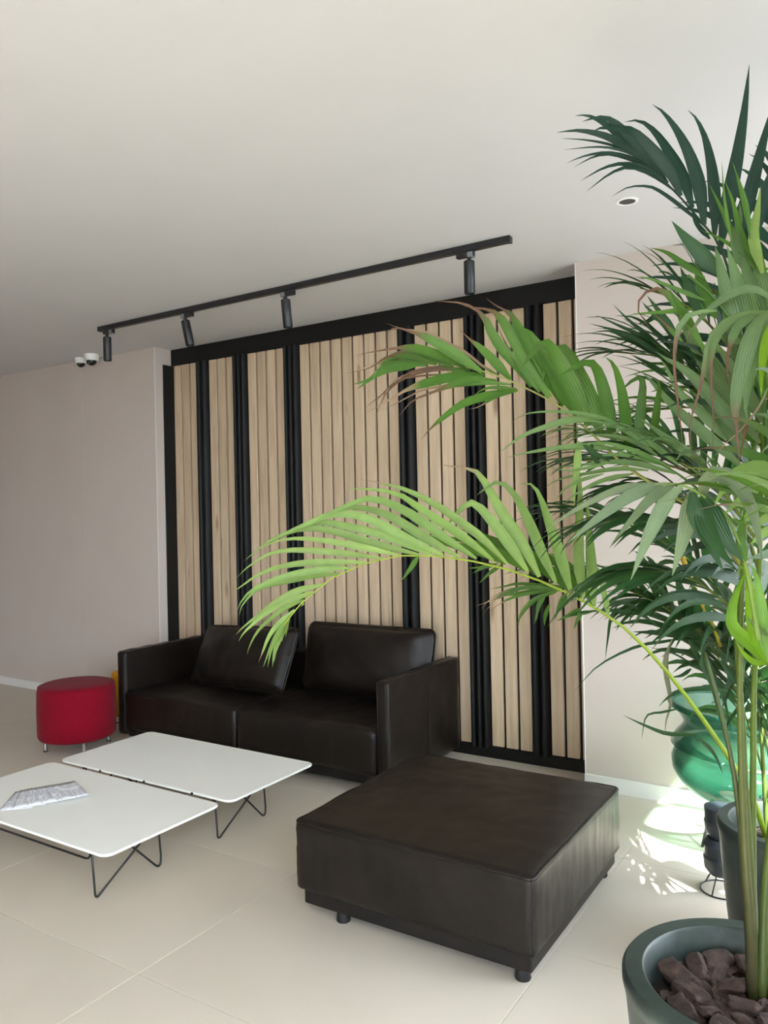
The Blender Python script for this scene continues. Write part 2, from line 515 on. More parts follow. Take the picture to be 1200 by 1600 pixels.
# window facade on the right (outside the frame): glazed bays, mullions and one added pier
struct(box('sun_blocking_pier', RX1 - 0.02, RX1 + 0.08, 0.85, 2.36, 0, H, 'wall'), 'added pier blocking sun between the window bays')  # unseen, put in to keep direct sun off the foreground floor and pot
def bay(idx, y0, y1, muls):
    w = struct(box('window_%d' % idx, RX1 + 0.01, RX1 + 0.07, y0, y1, 0.0, 0.06, 'frame'))
    box('window_frame', RX1 + 0.01, RX1 + 0.07, y0, y1, H - 0.03, H, 'frame', w)
    ys = [y0] + muls + [y1]
    for m_ in ys:
        a, b_ = max(y0, m_ - 0.035), min(y1, m_ + 0.035)
        box('mullion', RX1 + 0.01, RX1 + 0.07, a, b_, 0.06, H - 0.03, 'frame', w)
    for a, b_ in zip(ys, ys[1:]):
        box('pane', RX1 + 0.036, RX1 + 0.044, a + 0.03, b_ - 0.03, 0.06, H - 0.03, 'pane', w)
bay(1, 2.36, YR, [2.62, 3.5])
bay(2, RY0, 0.85, [-3.2, -1.7, -0.2])
w3 = struct(box('window_3', -0.9, RX1, RY0 - .09, RY0 - .02, 0, .06, 'frame'))  # added unseen window behind the camera, lets in fill light
box('window_frame', -0.9, RX1, RY0 - .09, RY0 - .02, H - .05, H, 'frame', w3)
for k in range(5):
    xm = -0.9 + k * (RX1 + 0.9) / 4
    box('mullion', max(-0.9, xm - .035), min(RX1, xm + .035), RY0 - .09, RY0 - .02, .06, H - .05, 'frame', w3)
    if k < 4: box('pane', xm + .03, xm + (RX1 + 0.9) / 4 - .03, RY0 - .06, RY0 - .052, .06, H - .05, 'pane', w3)
struct(box('ground_outside_front', -30, RX1, -30, RY0 - .2, -0.2, -0.06, 'ground'), 'paving outside the added rear window')
struct(box('ground_outside', RX1, 40, -30, 30, -0.2, -0.06, 'ground'), 'paving outside the window')

# ------------------------------------------------------------------ feature wall panelling
fw = thing('feature_wall_panelling', 'floor-to-ceiling oak slat panelling with black fluted strips and black surround', 'wall panelling', (XJ0, YP, 0))
def fpart(name, me, loc=(0, 0, 0)):
    o = link(name, me, fw)
    o.location = Vector(loc) - fw.location
    return o
fpart('backing_board', box_mesh('backing_board', XJ0 + .001, XJ1 - .001, 4.662, 4.678, 0.0, H - .001, 'black'))
fpart('top_fascia', box_mesh('top_fascia', XJ0 + .001, XJ1 - .001, 4.622, 4.662, 2.866, H - .001, 'black', .002, 1))
fpart('bottom_plinth', box_mesh('bottom_plinth', XJ0 + .001, XJ1 - .001, 4.628, 4.662, 0.0, 0.072, 'black', .002, 1))
fpart('side_stile', box_mesh('side_stile', XJ0 + .001, XJ0 + .012, 4.53, 4.662, 0.0, 2.863, 'black', .001, 1))
fpart('side_stile', box_mesh('side_stile', XJ1 - .016, XJ1 - .001, 4.62, 4.662, 0.072, 2.866, 'black', .001, 1))
slat_me = box_mesh('slat', 0, 0.0800, 0, 0.022, 0, 2.79, 'oak', .0018, 1)
P_ = 0.0975
GROUPS = [(-5.036, 3), (-4.627, 3), (-4.206, 4), (-3.685, 9), (-2.688, 4), (-2.168, 3), (-1.765, 3)]
for gx, n in GROUPS:
    for k in range(n):
        fpart('slat', slat_me, (gx + k * P_, YP, 0.076))
def rib_mesh(w, d):
    bm = bmesh.new()
    n = 7
    lo, hi = [], []
    for k in range(n + 1):
        a = PI * k / n
        lo.append((w / 2 - w / 2 * math.cos(a), -d * math.sin(a) ** 0.7))
    add = [bm.verts.new((x_, y_, 0)) for x_, y_ in lo]
    top = [bm.verts.new((x_, y_, 2.80)) for x_, y_ in lo]
    for k in range(n): bm.faces.new((add[k], add[k + 1], top[k + 1], top[k]))
    bm.faces.new(add[::-1]); bm.faces.new(top)
    bm.faces.new((add[n], add[0], top[0], top[n]))
    bmesh.ops.recalc_face_normals(bm, faces=bm.faces[:])
    me = mesh_from_bm('black_rib', bm, False, 'black')
    for p in me.polygons: p.use_smooth = len(p.vertices) == 4
    me.set_sharp_from_angle(angle=math.radians(50))
    return me
for (gx, n), (hx, _n) in zip(GROUPS, GROUPS[1:]):
    a = gx + n * P_ - (P_ - 0.080) + 0.005
    b_ = hx - 0.008
    w = b_ - a
    cnt = 3 if (w > 0.13) else 2
    me = rib_mesh(w / cnt - 0.003, 0.066)
    for k in range(cnt):
        fpart('black_rib', me, (a + k * w / cnt + 0.002, 4.662, 0.066))

# ------------------------------------------------------------------ track lights
RYT = 3.75
rail = thing('ceiling_track_rail', 'long black track rail fixed along the ceiling carrying four spotlights', 'track', (-3.215, RYT, H))
def rpart(par, name, me, off=(0, 0, 0), rot=None):
    return link(name, me, par, off, rot)
rpart(rail, 'rail', box_mesh('rail', -1.61, 1.61, -0.018, 0.018, -0.034, -0.001, 'blackmetal', .002, 1))
rpart(rail, 'end_cap', box_mesh('end_cap', 1.61, 1.625, -0.019, 0.019, -0.036, -0.001, 'blackmetal', .002, 1))
rpart(rail, 'end_cap', box_mesh('end_cap', -1.625, -1.61, -0.019, 0.019, -0.036, -0.001, 'blackmetal', .002, 1))
rpart(rail, 'cable_loop', tube_mesh('cable_loop', [Vector((-.42 + .03 * math.cos(t), -.024, -.004 + .012 * math.sin(t))) for t in [k * PI / 6 for k in range(7)]], .003, 'greyclip', 6))
spots = [(-4.735, 0.0, 0.0, 'black cylinder spotlight at the far left end of the ceiling track'),
         (-3.93, -0.19, 0.06, 'tilted black cylinder spotlight, second from the left on the ceiling track'),
         (-3.06, -0.07, 0.03, 'black cylinder spotlight, second from the right on the ceiling track'),
         (-1.85, 0.0, 0.0, 'black cylinder spotlight at the right end of the track, nearest the beige wall')]
ad_me = box_mesh('track_adapter', -.05, .05, -.016, .016, -.03, 0, 'blackmetal', .004, 2)
cl_me = box_mesh('adapter_clip', -.016, .016, -.017, .017, -.034, -.006, 'greyclip', .002, 1)
jn_me = lathe('swivel_joint', [(0, 0), (.011, 0), (.011, -.03), (0, -.03)], 'blackmetal', 16)
body_me = lathe('lamp_body', [(0, 0), (.024, 0), (.029, -.004), (.029, -.17), (.026, -.174), (.025, -.165), (0, -.165)], 'blackmetal', 32)
lens_me = lathe('lamp_lens', [(0, -.163), (.024, -.163), (.024, -.166), (0, -.166)], 'lens', 24)
for k, (sx, tilt, tilt2, lab) in enumerate(spots):
    t_ = thing('track_spotlight', lab, 'spotlight', (sx, RYT, H - 0.034), 0, 'spotlights on the ceiling track')
    rpart(t_, 'track_adapter', ad_me)
    rpart(t_, 'adapter_clip', cl_me, (-.03 if k in (1, 2) else .032, 0, 0))
    off = (-.02 if k < 3 else .02)
    rpart(t_, 'swivel_joint', jn_me, (off, 0, -.026))
    b_ = rpart(t_, 'lamp_body', body_me, (off, 0, -.05), (tilt2, tilt, 0))
    rpart(b_, 'lamp_lens', lens_me)

# ------------------------------------------------------------------ cameras and downlight
def dome(loc, s, lab):
    t_ = thing('dome_camera', lab, 'camera', loc, 0, 'security cameras on the ceiling')
    rpart(t_, 'housing', lathe('housing', [(0, 0), (.06 * s, 0), (.062 * s, -.01 * s), (.058 * s, -.045 * s), (.05 * s, -.055 * s), (0, -.055 * s)], 'white', 32))
    rpart(t_, 'dome', lathe('dome', [(.043 * s, -.05 * s)] + [(.043 * s * math.cos(a), -.055 * s - .042 * s * math.sin(a)) for a in [k * PI / 16 for k in range(8)]] + [(0, -.097 * s)], 'domeglass', 24))
    rpart(t_, 'lens_eye', lathe('lens_eye', [(0, 0), (.008 * s, 0), (.008 * s, -.004), (0, -.004)], 'greyclip', 12), (.012 * s, -.034 * s, -.075 * s), (1.0, 0, 0.3))
dome((-5.70, 4.33, H), 1.0, 'larger white dome security camera on the ceiling, right of the pair')
dome((-5.91, 4.38, H), 0.82, 'smaller white dome security camera on the ceiling, left of the pair')
t_ = thing('recessed_downlight', 'small round recessed downlight in the ceiling near the palm', 'downlight', (-0.972, 3.642, H))
rpart(t_, 'trim_ring', lathe('trim_ring', [(.036, -.0005), (.05, -.0005), (.05, -.004), (.038, -.006), (.036, -.003), (.036, -.0005)], 'white', 32))
rpart(t_, 'reflector', lathe('reflector', [(0, -.0012), (.036, -.0012), (.036, -.003), (0, -.0022)], 'lens', 32))

# ------------------------------------------------------------------ sofa
SX0, SX1, SY0, SY1 = -4.65, -2.368, 3.70, 4.582
sofa = thing('leather_sofa', 'dark brown leather two-seat sofa in front of the slatted panel', 'sofa', ((SX0 + SX1) / 2, (SY0 + SY1) / 2, 0))
def spart(par, name, me, c, rot=None):
    o = link(name, me, par); o.location = Vector(c) - par.location
    if rot: o.rotation_euler = rot
    return o
AW = 0.072
def armbox(name, x0, x1):
    c = ((x0 + x1) / 2, (SY0 + SY1) / 2, (0.055 + 0.645) / 2)
    o = spart(sofa, name, cushion_mesh(name, (x1 - x0) / 2, (SY1 - SY0) / 2, 0.295, 0.014, 'leather', nx=5, ny=30, nz=22, wob=.004, seed=x0, wr=.004, wfreq=12), c)
    for xx in (x0 + .004, x1 - .004):
        me = tube_mesh('piping', [Vector((xx - c[0], y_ - c[1], .645 - c[2] - .003 + .002 * math.sin(y_ * 40))) for y_ in [SY0 + .01 + k * (SY1 - SY0 - .02) / 24 for k in range(25)]], .004, 'leather', 6)
        link('piping', me, o)
        me = tube_mesh('piping', [Vector((xx - c[0], SY0 + .003 - c[1], z_ - c[2])) for z_ in [.07 + k * .565 / 14 for k in range(15)]], .004, 'leather', 6)
        link('piping', me, o)
    xx = x1 + .001 if x1 > -3 else x0 - .001
    me = tube_mesh('seam', [Vector((xx - c[0], 4.17 - c[1] + .01 * math.sin(z_ * 5), z_ - c[2])) for z_ in [.06 + k * .58 / 14 for k in range(15)]], .0025, 'leather_base', 6)
    link('seam', me, o)
armbox('armrest', SX0, SX0 + AW)
armbox('armrest', SX1 - AW, SX1)
spart(sofa, 'base', box_mesh('base', -(SX1 - SX0) / 2 + .05, (SX1 - SX0) / 2 - .05, -.40, .42, 0.035, 0.125, 'leather_base', .008, 2), ((SX0 + SX1) / 2, (SY0 + SY1) / 2, 0))
mid = -3.515
for xa, xb, sd in ((SX0 + AW + .003, mid - .003, 1.3), (mid + .003, SX1 - AW - .003, 2.6)):
    c = ((xa + xb) / 2, (3.69 + 4.484) / 2, (.10 + .365) / 2)
    o = spart(sofa, 'seat_cushion', cushion_mesh('seat_cushion', (xb - xa) / 2, .397, .1325, .03, 'leather', puff=.02, nx=34, ny=26, nz=12, wob=.006, seed=sd, wr=.006, wfreq=22), c)
    hx, hy = (xb - xa) / 2 - .01, .397 - .008
    pp = [Vector((px_, py_, .1325 - .016 + .003 * noise.noise(Vector((px_ * 9, py_ * 9, sd))))) for px_, py_ in rounded_outline(-hx, hx, -hy, hy, .03, 5)]
    link('piping', tube_mesh('piping', pp, .0045, 'leather', 6, True), o)
spart(sofa, 'backrest', cushion_mesh('backrest', (SX1 - SX0) / 2 - AW - .002, .045, .27, .03, 'leather', nx=40, ny=6, nz=16, wob=.005, seed=4), ((SX0 + SX1) / 2, 4.533, .055 + .29))
foot_me = lathe('foot', [(0, 0), (.026, 0), (.028, .004), (.024, .036), (0, .036)], 'rubber', 20)
for xx in (SX0 + .12, SX1 - .12):
    for yy in (SY0 + .13, SY1 - .12): spart(sofa, 'foot', foot_me, (xx, yy, 0))

def pillow(label, c, rot, hx, hy, hz, sd):
    t_ = thing('leather_cushion', label, 'cushion', c, 0, 'cushions on the dark sofa')
    t_.rotation_euler = rot
    o = link('cover', cushion_mesh('cover', hx, hy, hz, .055, 'leather', puff=.03, nx=30, ny=22, nz=8, wob=.010, seed=sd, pinch=.62), t_)
    pp = [Vector((px_, py_, .004 * noise.noise(Vector((px_ * 12, py_ * 12, sd))))) for px_, py_ in rounded_outline(-hx - .002, hx + .002, -hy - .002, hy + .002, .045, 6)]
    # piping bows in a little between the corners
    link('piping', tube_mesh('piping', pp, .0055, 'leather', 6, True), t_)
# local z of a cushion faces the sitter
pillow('plump dark leather back cushion upright at the right half of the sofa', (-2.945, 4.36, .605), (math.radians(78), math.radians(0), math.radians(1)), .50, .235, .085, 5.2)
pillow('dark leather cushion slumped forward at the left half of the sofa', (-3.87, 4.16, .59), (math.radians(64), math.radians(-3), math.radians(-6)), .485, .225, .075, 8.4)

# ------------------------------------------------------------------ ottoman
OX0, OX1, OY0, OY1 = -2.022, -1.006, 2.448, 3.45
oc = ((OX0 + OX1) / 2, (OY0 + OY1) / 2, 0)
ott = thing('leather_ottoman', 'large square dark brown leather ottoman in the foreground', 'ottoman', oc)
hx, hy = (OX1 - OX0) / 2, (OY1 - OY0) / 2
cu = link('cushion', cushion_mesh('cushion', hx, hy, .14, .022, 'leather', puff=.012, nx=56, ny=56, nz=18, wob=.0035, seed=11, wr=.0045, wfreq=34), ott, (0, 0, .236))
for z_, nm in ((.137, 'piping'), ):
    pp = []
    ol = rounded_outline(-hx + .004, hx - .004, -hy + .004, hy - .004, .025, 5)
    n_ = len(ol)
    for k in range(n_):
        a, b_ = ol[k], ol[(k + 1) % n_]
        L = math.hypot(b_[0] - a[0], b_[1] - a[1]); m_ = max(1, int(L / .03))
        for j in range(m_):
            px_, py_ = a[0] + (b_[0] - a[0]) * j / m_, a[1] + (b_[1] - a[1]) * j / m_
            w = .004 * noise.noise(Vector((px_ * 8, py_ * 8, 3)))
            pp.append(Vector((px_ + w, py_ + w, z_ - .006 + .004 * noise.noise(Vector((px_ * 11, py_ * 11, 9))))))
    link('piping', tube_mesh('piping', pp, .0075, 'leather', 8, True), cu)
for sx in (-1, 1):
    for sy in (-1, 1):
        link('corner_seam', tube_mesh('corner_seam', [Vector((sx * (hx - .0095), sy * (hy - .0095), -.125 + .25 * k / 10)) + Vector((.002 * math.sin(k * 2), .002 * math.cos(k * 1.7), 0)) for k in range(11)], .004, 'leather', 6), cu)
link('base', box_mesh('base', -hx + .03, hx - .02, -hy + .018, hy - .02, .04, .105, 'leather_base', .008, 2), ott)
for fx in (-hx + .20, hx - .065):
    for fy in (-hy + .05, hy - .08): link('foot', foot_me, ott, (fx, fy, 0)).scale = (1, 1, 1.14)

# ------------------------------------------------------------------ coffee tables
def coffee_table(label, x0, x1, y0, y1, zt):
    c = ((x0 + x1) / 2, (y0 + y1) / 2, 0)
    t_ = thing('coffee_table', label, 'coffee table', c, 0, 'white coffee tables')
    hx, hy = (x1 - x0) / 2, (y1 - y0) / 2
    bm = bmesh.new()
    add_prism(bm, rounded_outline(-hx, hx, -hy, hy, .035, 8), zt - .011, zt)
    bmesh.ops.bevel(bm, geom=[e for e in bm.edges if abs(e.verts[0].co.z - e.verts[1].co.z) < 1e-6], offset=.0025, segments=2, affect='EDGES')
    top = link('table_top', mesh_from_bm('table_top', bm, False, 'tabletop'), t_)
    r = .0048
    zu = zt - .012 - r
    f0 = -hy
    for s in (-1, 1):
        xe = s * (hx - .150)
        # two wire hairpins that cross at each end
        for ys, yf, yt in ((.045, .060, .395), (.400, .412, .190)):
            q = 1 if yt > yf else -1
            raw = [Vector((xe, f0 + ys, zu)), Vector((xe, f0 + yf - .003 * q, .05)), Vector((xe, f0 + yf, .014)), Vector((xe, f0 + yf + .012 * q, r)), Vector((xe, f0 + yf + .030 * q, .016)), Vector((xe + .012 * q, f0 + yt, zu))]
            pts = [raw[0], raw[0].lerp(raw[1], .6)] + catmull(raw[1:5], 10) + [raw[4].lerp(raw[5], .5), raw[5]]
            link('wire_leg', tube_mesh('wire_leg', pts, r, 'blackmetal', 8), t_)
    for yy in (.05, .405):
        ye = f0 + yy
        xa = hx - .165
        raw = [Vector((-xa, ye, zu)), Vector((-xa, ye, zu - .035)), Vector((-xa + .012, ye, zu - .05)), Vector((-xa + .03, ye, zu - .054)), Vector((xa - .03, ye, zu - .054)), Vector((xa - .012, ye, zu - .05)), Vector((xa, ye, zu - .035)), Vector((xa, ye, zu))]
        link('stretcher', tube_mesh('stretcher', raw, r, 'blackmetal', 8), t_)
    for k in (-.3, 0.05, .4):
        link('rubber_bumper', lathe('rubber_bumper', [(0, -.004), (.006, -.004), (.006, .004), (0, .004)], 'rubber', 10), t_, (k, (-hy - .003 if y0 > 2.5 else hy + .003), zt - .007), (PI / 2, 0, 0))
    return t_
ZT = 0.235
coffee_table('low white coffee table beside the sofa, without papers, thin black wire legs', -3.975, -2.659, 2.752, 3.404, ZT)
coffee_table('nearer low white coffee table with papers on it, thin black wire legs', -3.982, -2.678, 2.053, 2.706, ZT)

# papers on the nearer table
def sheet(cx, cy, rz, w, h, k, label):
    bm = bmesh.new()
    n, m_ = 8, 6
    lo = []
    for i in range(n + 1):
        for j in range(m_ + 1):
            a, b_ = i / n - .5, j / m_ - .5
            lift = .0012 * (1 + math.sin(a * 4 + k))
            lo.append(bm.verts.new((a * w, b_ * h, max(0, lift))))
    for i in range(n):
        for j in range(m_):
            q = [lo[i * (m_ + 1) + j], lo[(i + 1) * (m_ + 1) + j], lo[(i + 1) * (m_ + 1) + j + 1], lo[i * (m_ + 1) + j + 1]]
            bm.faces.new(q)
    bmesh.ops.recalc_face_normals(bm, faces=bm.faces[:])
    bmesh.ops.solidify(bm, geom=bm.faces[:], thickness=.0003)
    bmesh.ops.recalc_face_normals(bm, faces=bm.faces[:])
    o = link('paper_sheet', mesh_from_bm('paper_sheet', bm, True, 'paper'), None, (cx, cy, ZT + .0008 + k * .0032), (0, 0, rz))
    return tag(o, label, 'paper', 'printed sheets on the coffee table')
PL = ['printed white sheet at the bottom left of the fanned papers', 'printed white sheet second from the left in the fan of papers', 'printed white sheet in the middle of the fanned papers', 'printed white sheet second from the right in the fan of papers', 'printed white sheet lying topmost at the right of the fanned papers']
PC = [(-3.565, 2.265, .72), (-3.545, 2.30, .86), (-3.52, 2.34, .99), (-3.49, 2.38, 1.10), (-3.455, 2.425, 1.20)]
for k, ((cx, cy, rz), lab) in enumerate(zip(PC, PL)):
    sheet(cx, cy, rz, .148, .26, k, lab)

# ------------------------------------------------------------------ poufs
def pouf(label, cx, cy, r, mat, z0=.075, z1=.455, rz=0.0):
    t_ = thing('round_pouf', label, 'pouf', (cx, cy, 0), rz, 'round felt poufs')
    h = z1 - z0
    prof = [(0, z0), (r - .03, z0), (r - .012, z0 + .006), (r - .002, z0 + .022), (r, z0 + .05), (r + .003, z0 + h * .5), (r, z1 - .05), (r - .004, z1 - .022), (r - .016, z1 - .006), (r - .035, z1), (r * .5, z1 + .006), (0, z1 + .008)]
    link('seat', lathe('seat', prof, mat, 64), t_)
    link('top_seam', tube_mesh('top_seam', [Vector(((r - .008) * math.cos(a), (r - .008) * math.sin(a), z1 - .012)) for a in [k * 2 * PI / 48 for k in range(48)]], .003, mat, 6, True), t_)
    for k in range(4):
        a = PI / 4 + k * PI / 2
        l_ = link('leg', lathe('leg', [(0, .006), (.013, .006), (.013, z0 + .01), (0, z0 + .01)], 'chrome', 16), t_, ((r - .05) * math.cos(a), (r - .05) * math.sin(a), 0))
        link('leg_foot', lathe('leg_foot', [(0, 0), (.016, 0), (.016, .007), (0, .007)], 'rubber', 16), l_)
pouf('round crimson felt pouf on short legs at the left end of the sofa', -4.815, 3.478, .260, 'red', z1=.447, rz=.35)
pouf('yellow felt pouf almost hidden behind the crimson pouf and sofa', -4.93, 4.175, .25, 'yellow', z1=.40)

# ------------------------------------------------------------------ planters
def planter(label, c, r, h, inner, mat):
    t_ = thing('plant_pot', label, 'plant pot', (c[0], c[1], 0), 0, 'green planters')
    link('vessel', lathe('vessel', [(0, .0), (r * .80, .0), (r * .83, .015), (r * .93, h * .5), (r * .985, h * .86), (r, h - .045), (r + .004, h - .03), (r + .004, h - .01), (r - .004, h), (inner + .006, h), (inner, h - .006), (inner - .01, h - .12), (0, h - .12)], mat, 72), t_)
    link('soil', lathe('soil', [(0, h - .085), (inner - .012, h - .085), (inner - .013, h - .118), (0, h - .118)], 'soil', 48), t_)
    return t_
PA = (-0.287, 1.98); RA = 0.278; HA = 0.5; IA = .229
PB = (-0.296, 3.03); RB = 0.232; HB = 0.5; IB = .192
planter('large weathered green plant pot filled with bark in the foreground', PA, RA, HA, IA, 'pot')
planter('dark green plant pot standing behind the foreground pot', PB, RB, HB, IB, 'pot')

def chip_mesh(sd):
    bm = bmesh.new()
    bmesh.ops.create_icosphere(bm, subdivisions=2, radius=1.0)
    rn = random.Random(sd)
    sx, sy, sz = rn.uniform(.032, .058), rn.uniform(.018, .031), rn.uniform(.010, .018)
    for v in bm.verts:
        p = v.co
        q = Vector((math.copysign(abs(p.x) ** .6, p.x), math.copysign(abs(p.y) ** .6, p.y), math.copysign(abs(p.z) ** .7, p.z)))
        k = 1 + .32 * noise.noise(p * 1.7 + Vector((sd * 3.3, sd, 0)))
        v.co = Vector((q.x * sx * k, q.y * sy * k, q.z * sz * k + .006 * noise.noise(Vector((q.x * 2, q.y * 2, sd * 1.9)))))
    return mesh_from_bm('bark_chip', bm, False, 'bark')
chips = [chip_mesh(k + 1) for k in range(12)]
rn = random.Random(5)
placed = []
def place_chips(layer, zc, n, rmin):
    done, tries = 0, 0
    while done < n and tries < 3000:
        tries += 1
        a, q = rn.uniform(0, 2 * PI), math.sqrt(rn.uniform(0, 1)) * (IA - .058)
        x_, y_ = PA[0] + q * math.cos(a), PA[1] + q * math.sin(a)
        if any((x_ - u) ** 2 + (y_ - v) ** 2 < rmin ** 2 for u, v, l_ in placed if l_ == layer): continue
        if math.hypot(x_ - STEM[0], y_ - STEM[1]) < .045: continue
        placed.append((x_, y_, layer)); done += 1
        o = link('bark_chip', chips[rn.randrange(12)], None, (x_, y_, zc + rn.uniform(-.004, .006)), (rn.uniform(-.45, .45), rn.uniform(-.45, .45), rn.uniform(0, 2 * PI)))
        tag(o, 'brown pine bark chip lying in the foreground plant pot', 'bark chip', 'bark chips in the foreground pot')
STEM = (-0.287, 2.03)
place_chips(0, HA - .074, 46, .050)
place_chips(1, HA - .055, 30, .062)
# fine mulch in the rear pot
bm = bmesh.new()
for k in range(420):
    a, q = rn.uniform(0, 2 * PI), math.sqrt(rn.uniform(0, 1)) * (IB - .022)
    mtx = Matrix.Translation((PB[0] + q * math.cos(a), PB[1] + q * math.sin(a), HB - .082 + rn.uniform(0, .008))) @ Matrix.Rotation(rn.uniform(0, 6), 4, 'Z') @ Matrix.Rotation(rn.uniform(-.6, .6), 4, 'X') @ Matrix.Diagonal((rn.uniform(.008, .02), rn.uniform(.004, .009), .003, 1))
    bmesh.ops.create_cube(bm, size=1.0, matrix=mtx)
o = link('bark_mulch', mesh_from_bm('bark_mulch', bm, False, 'bark'))
tag(o, 'fine dark bark mulch in the rear plant pot', 'mulch', None, 'stuff')

# ------------------------------------------------------------------ green translucent chair
gc = (-0.62, 4.0)
ch = thing('green_plastic_chair', 'translucent green moulded plastic armchair behind the pots by the wall', 'chair', (gc[0], gc[1], 0), math.radians(0))
def shell_mesh(name, rx, ry, rows, thick, a0, a1, mat, n=40):
    """swept shell: rows of (scale, z) between angles a0 and a1"""
    bm = bmesh.new()
    full = abs((a1 - a0) - 2 * PI) < 1e-6
    g = []
    for s, z in rows:
        g.append([bm.verts.new((rx * s * math.cos(a0 + (a1 - a0) * k / n), ry * s * math.sin(a0 + (a1 - a0) * k / n), z)) for k in range(n if full else n + 1)])
    for A, B in zip(g, g[1:]):
        m_ = len(A)
        for k in range(m_ if full else m_ - 1):
            bm.faces.new((A[k], A[(k + 1) % m_], B[(k + 1) % m_], B[k]))
    bmesh.ops.recalc_face_normals(bm, faces=bm.faces[:])
    bmesh.ops.solidify(bm, geom=bm.faces[:], thickness=thick)
    return mesh_from_bm(name, bm, True, mat)
seat = link('seat_bowl', shell_mesh('seat_bowl', .31, .28, [(.25, .0), (.6, .012), (.85, .05), (.97, .10), (1.0, .145), (.97, .185), (.88, .215), (.76, .235)], .012, 0, 2 * PI, 'greenplastic'), ch, (0, 0, .215), (math.radians(4), math.radians(10), 0))
back = link('backrest_shell', shell_mesh('backrest_shell', .28, .26, [(1.02, -.02), (.95, .02), (.84, .06), (.82, .085), (.88, .115), (.97, .145), (1.04, .165), (1.06, .18), (1.03, .188)], .010, 0, 2 * PI, 'greenplastic'), ch, (0, 0, .475), (math.radians(2), math.radians(4), 0))
link('rolled_rim', tube_mesh('rolled_rim', [Vector((.292 * math.cos(a), .272 * math.sin(a), .175)) for a in [k * 2 * PI / 48 for k in range(48)]], .016, 'greenplastic', 10, True), back)
for a in (.6, 2.4, 3.9, 5.5):
    link('leg', tube_mesh('leg', [Vector((.12 * math.cos(a), (.11) * math.sin(a), .225)), Vector((.18 * math.cos(a), .17 * math.sin(a), .004))], .007, 'blackmetal', 8), ch)

# dark stacked pots on a wire stand behind the rear planter
st = thing('stacked_dark_pots', 'dark slate stacked nursery pots on thin wire stand behind rear planter', 'pot stack', (-0.60, 3.49, 0))
def potring(z0, prof): return lathe('nursery_pot', [(r_, z0 + z_) for r_, z_ in prof], M['slate'], 28)
M['slate'] = simple('slate_plastic', srgb(44, 52, 60), srgb(56, 64, 72), 0.45, 8)
link('nursery_pot', potring(.07, [(0, 0), (.05, 0), (.068, .025), (.072, .07), (.066, .075), (.066, .12), (.075, .125), (.055, .15), (0, .15)]), st)
link('nursery_pot', potring(.222, [(0, 0), (.045, 0), (.062, .03), (.066, .07), (.062, .072), (.064, .125), (.05, .13), (0, .13)]), st)
for a in (2.6, 4.4, 0.6):
    link('wire_leg', tube_mesh('wire_leg', [Vector((.045 * math.cos(a), .045 * math.sin(a), .072)), Vector((.085 * math.cos(a), .085 * math.sin(a), .004))], .0032, 'blackmetal', 6), st)
link('wire_ring', tube_mesh('wire_ring', [Vector((.085 * math.cos(a), .085 * math.sin(a), .0035)) for a in [k * 2 * PI / 24 for k in range(24)]], .003, 'blackmetal', 6, True), st)
#@@PLANTS
# ------------------------------------------------------------------ palms
GREEN_L = (0.18, 0.285, 0.075)  # light leaf green; glow of light through the blades partly painted in
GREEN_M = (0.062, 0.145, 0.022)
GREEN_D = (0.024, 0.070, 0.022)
GREEN_T = (0.016, 0.046, 0.031)  # dark bluish green; shade on the backlit top frond partly painted in
GREEN_P = (0.105, 0.175, 0.065)
GREEN_Y = (0.13, 0.27, 0.012)
BROWN = (0.125, 0.070, 0.042)
TAN = (0.26, 0.185, 0.115)
ZUP = Vector((0, 0, 1))

def mixc(a, b, t): return tuple(a[i] + (b[i] - a[i]) * t for i in range(3))

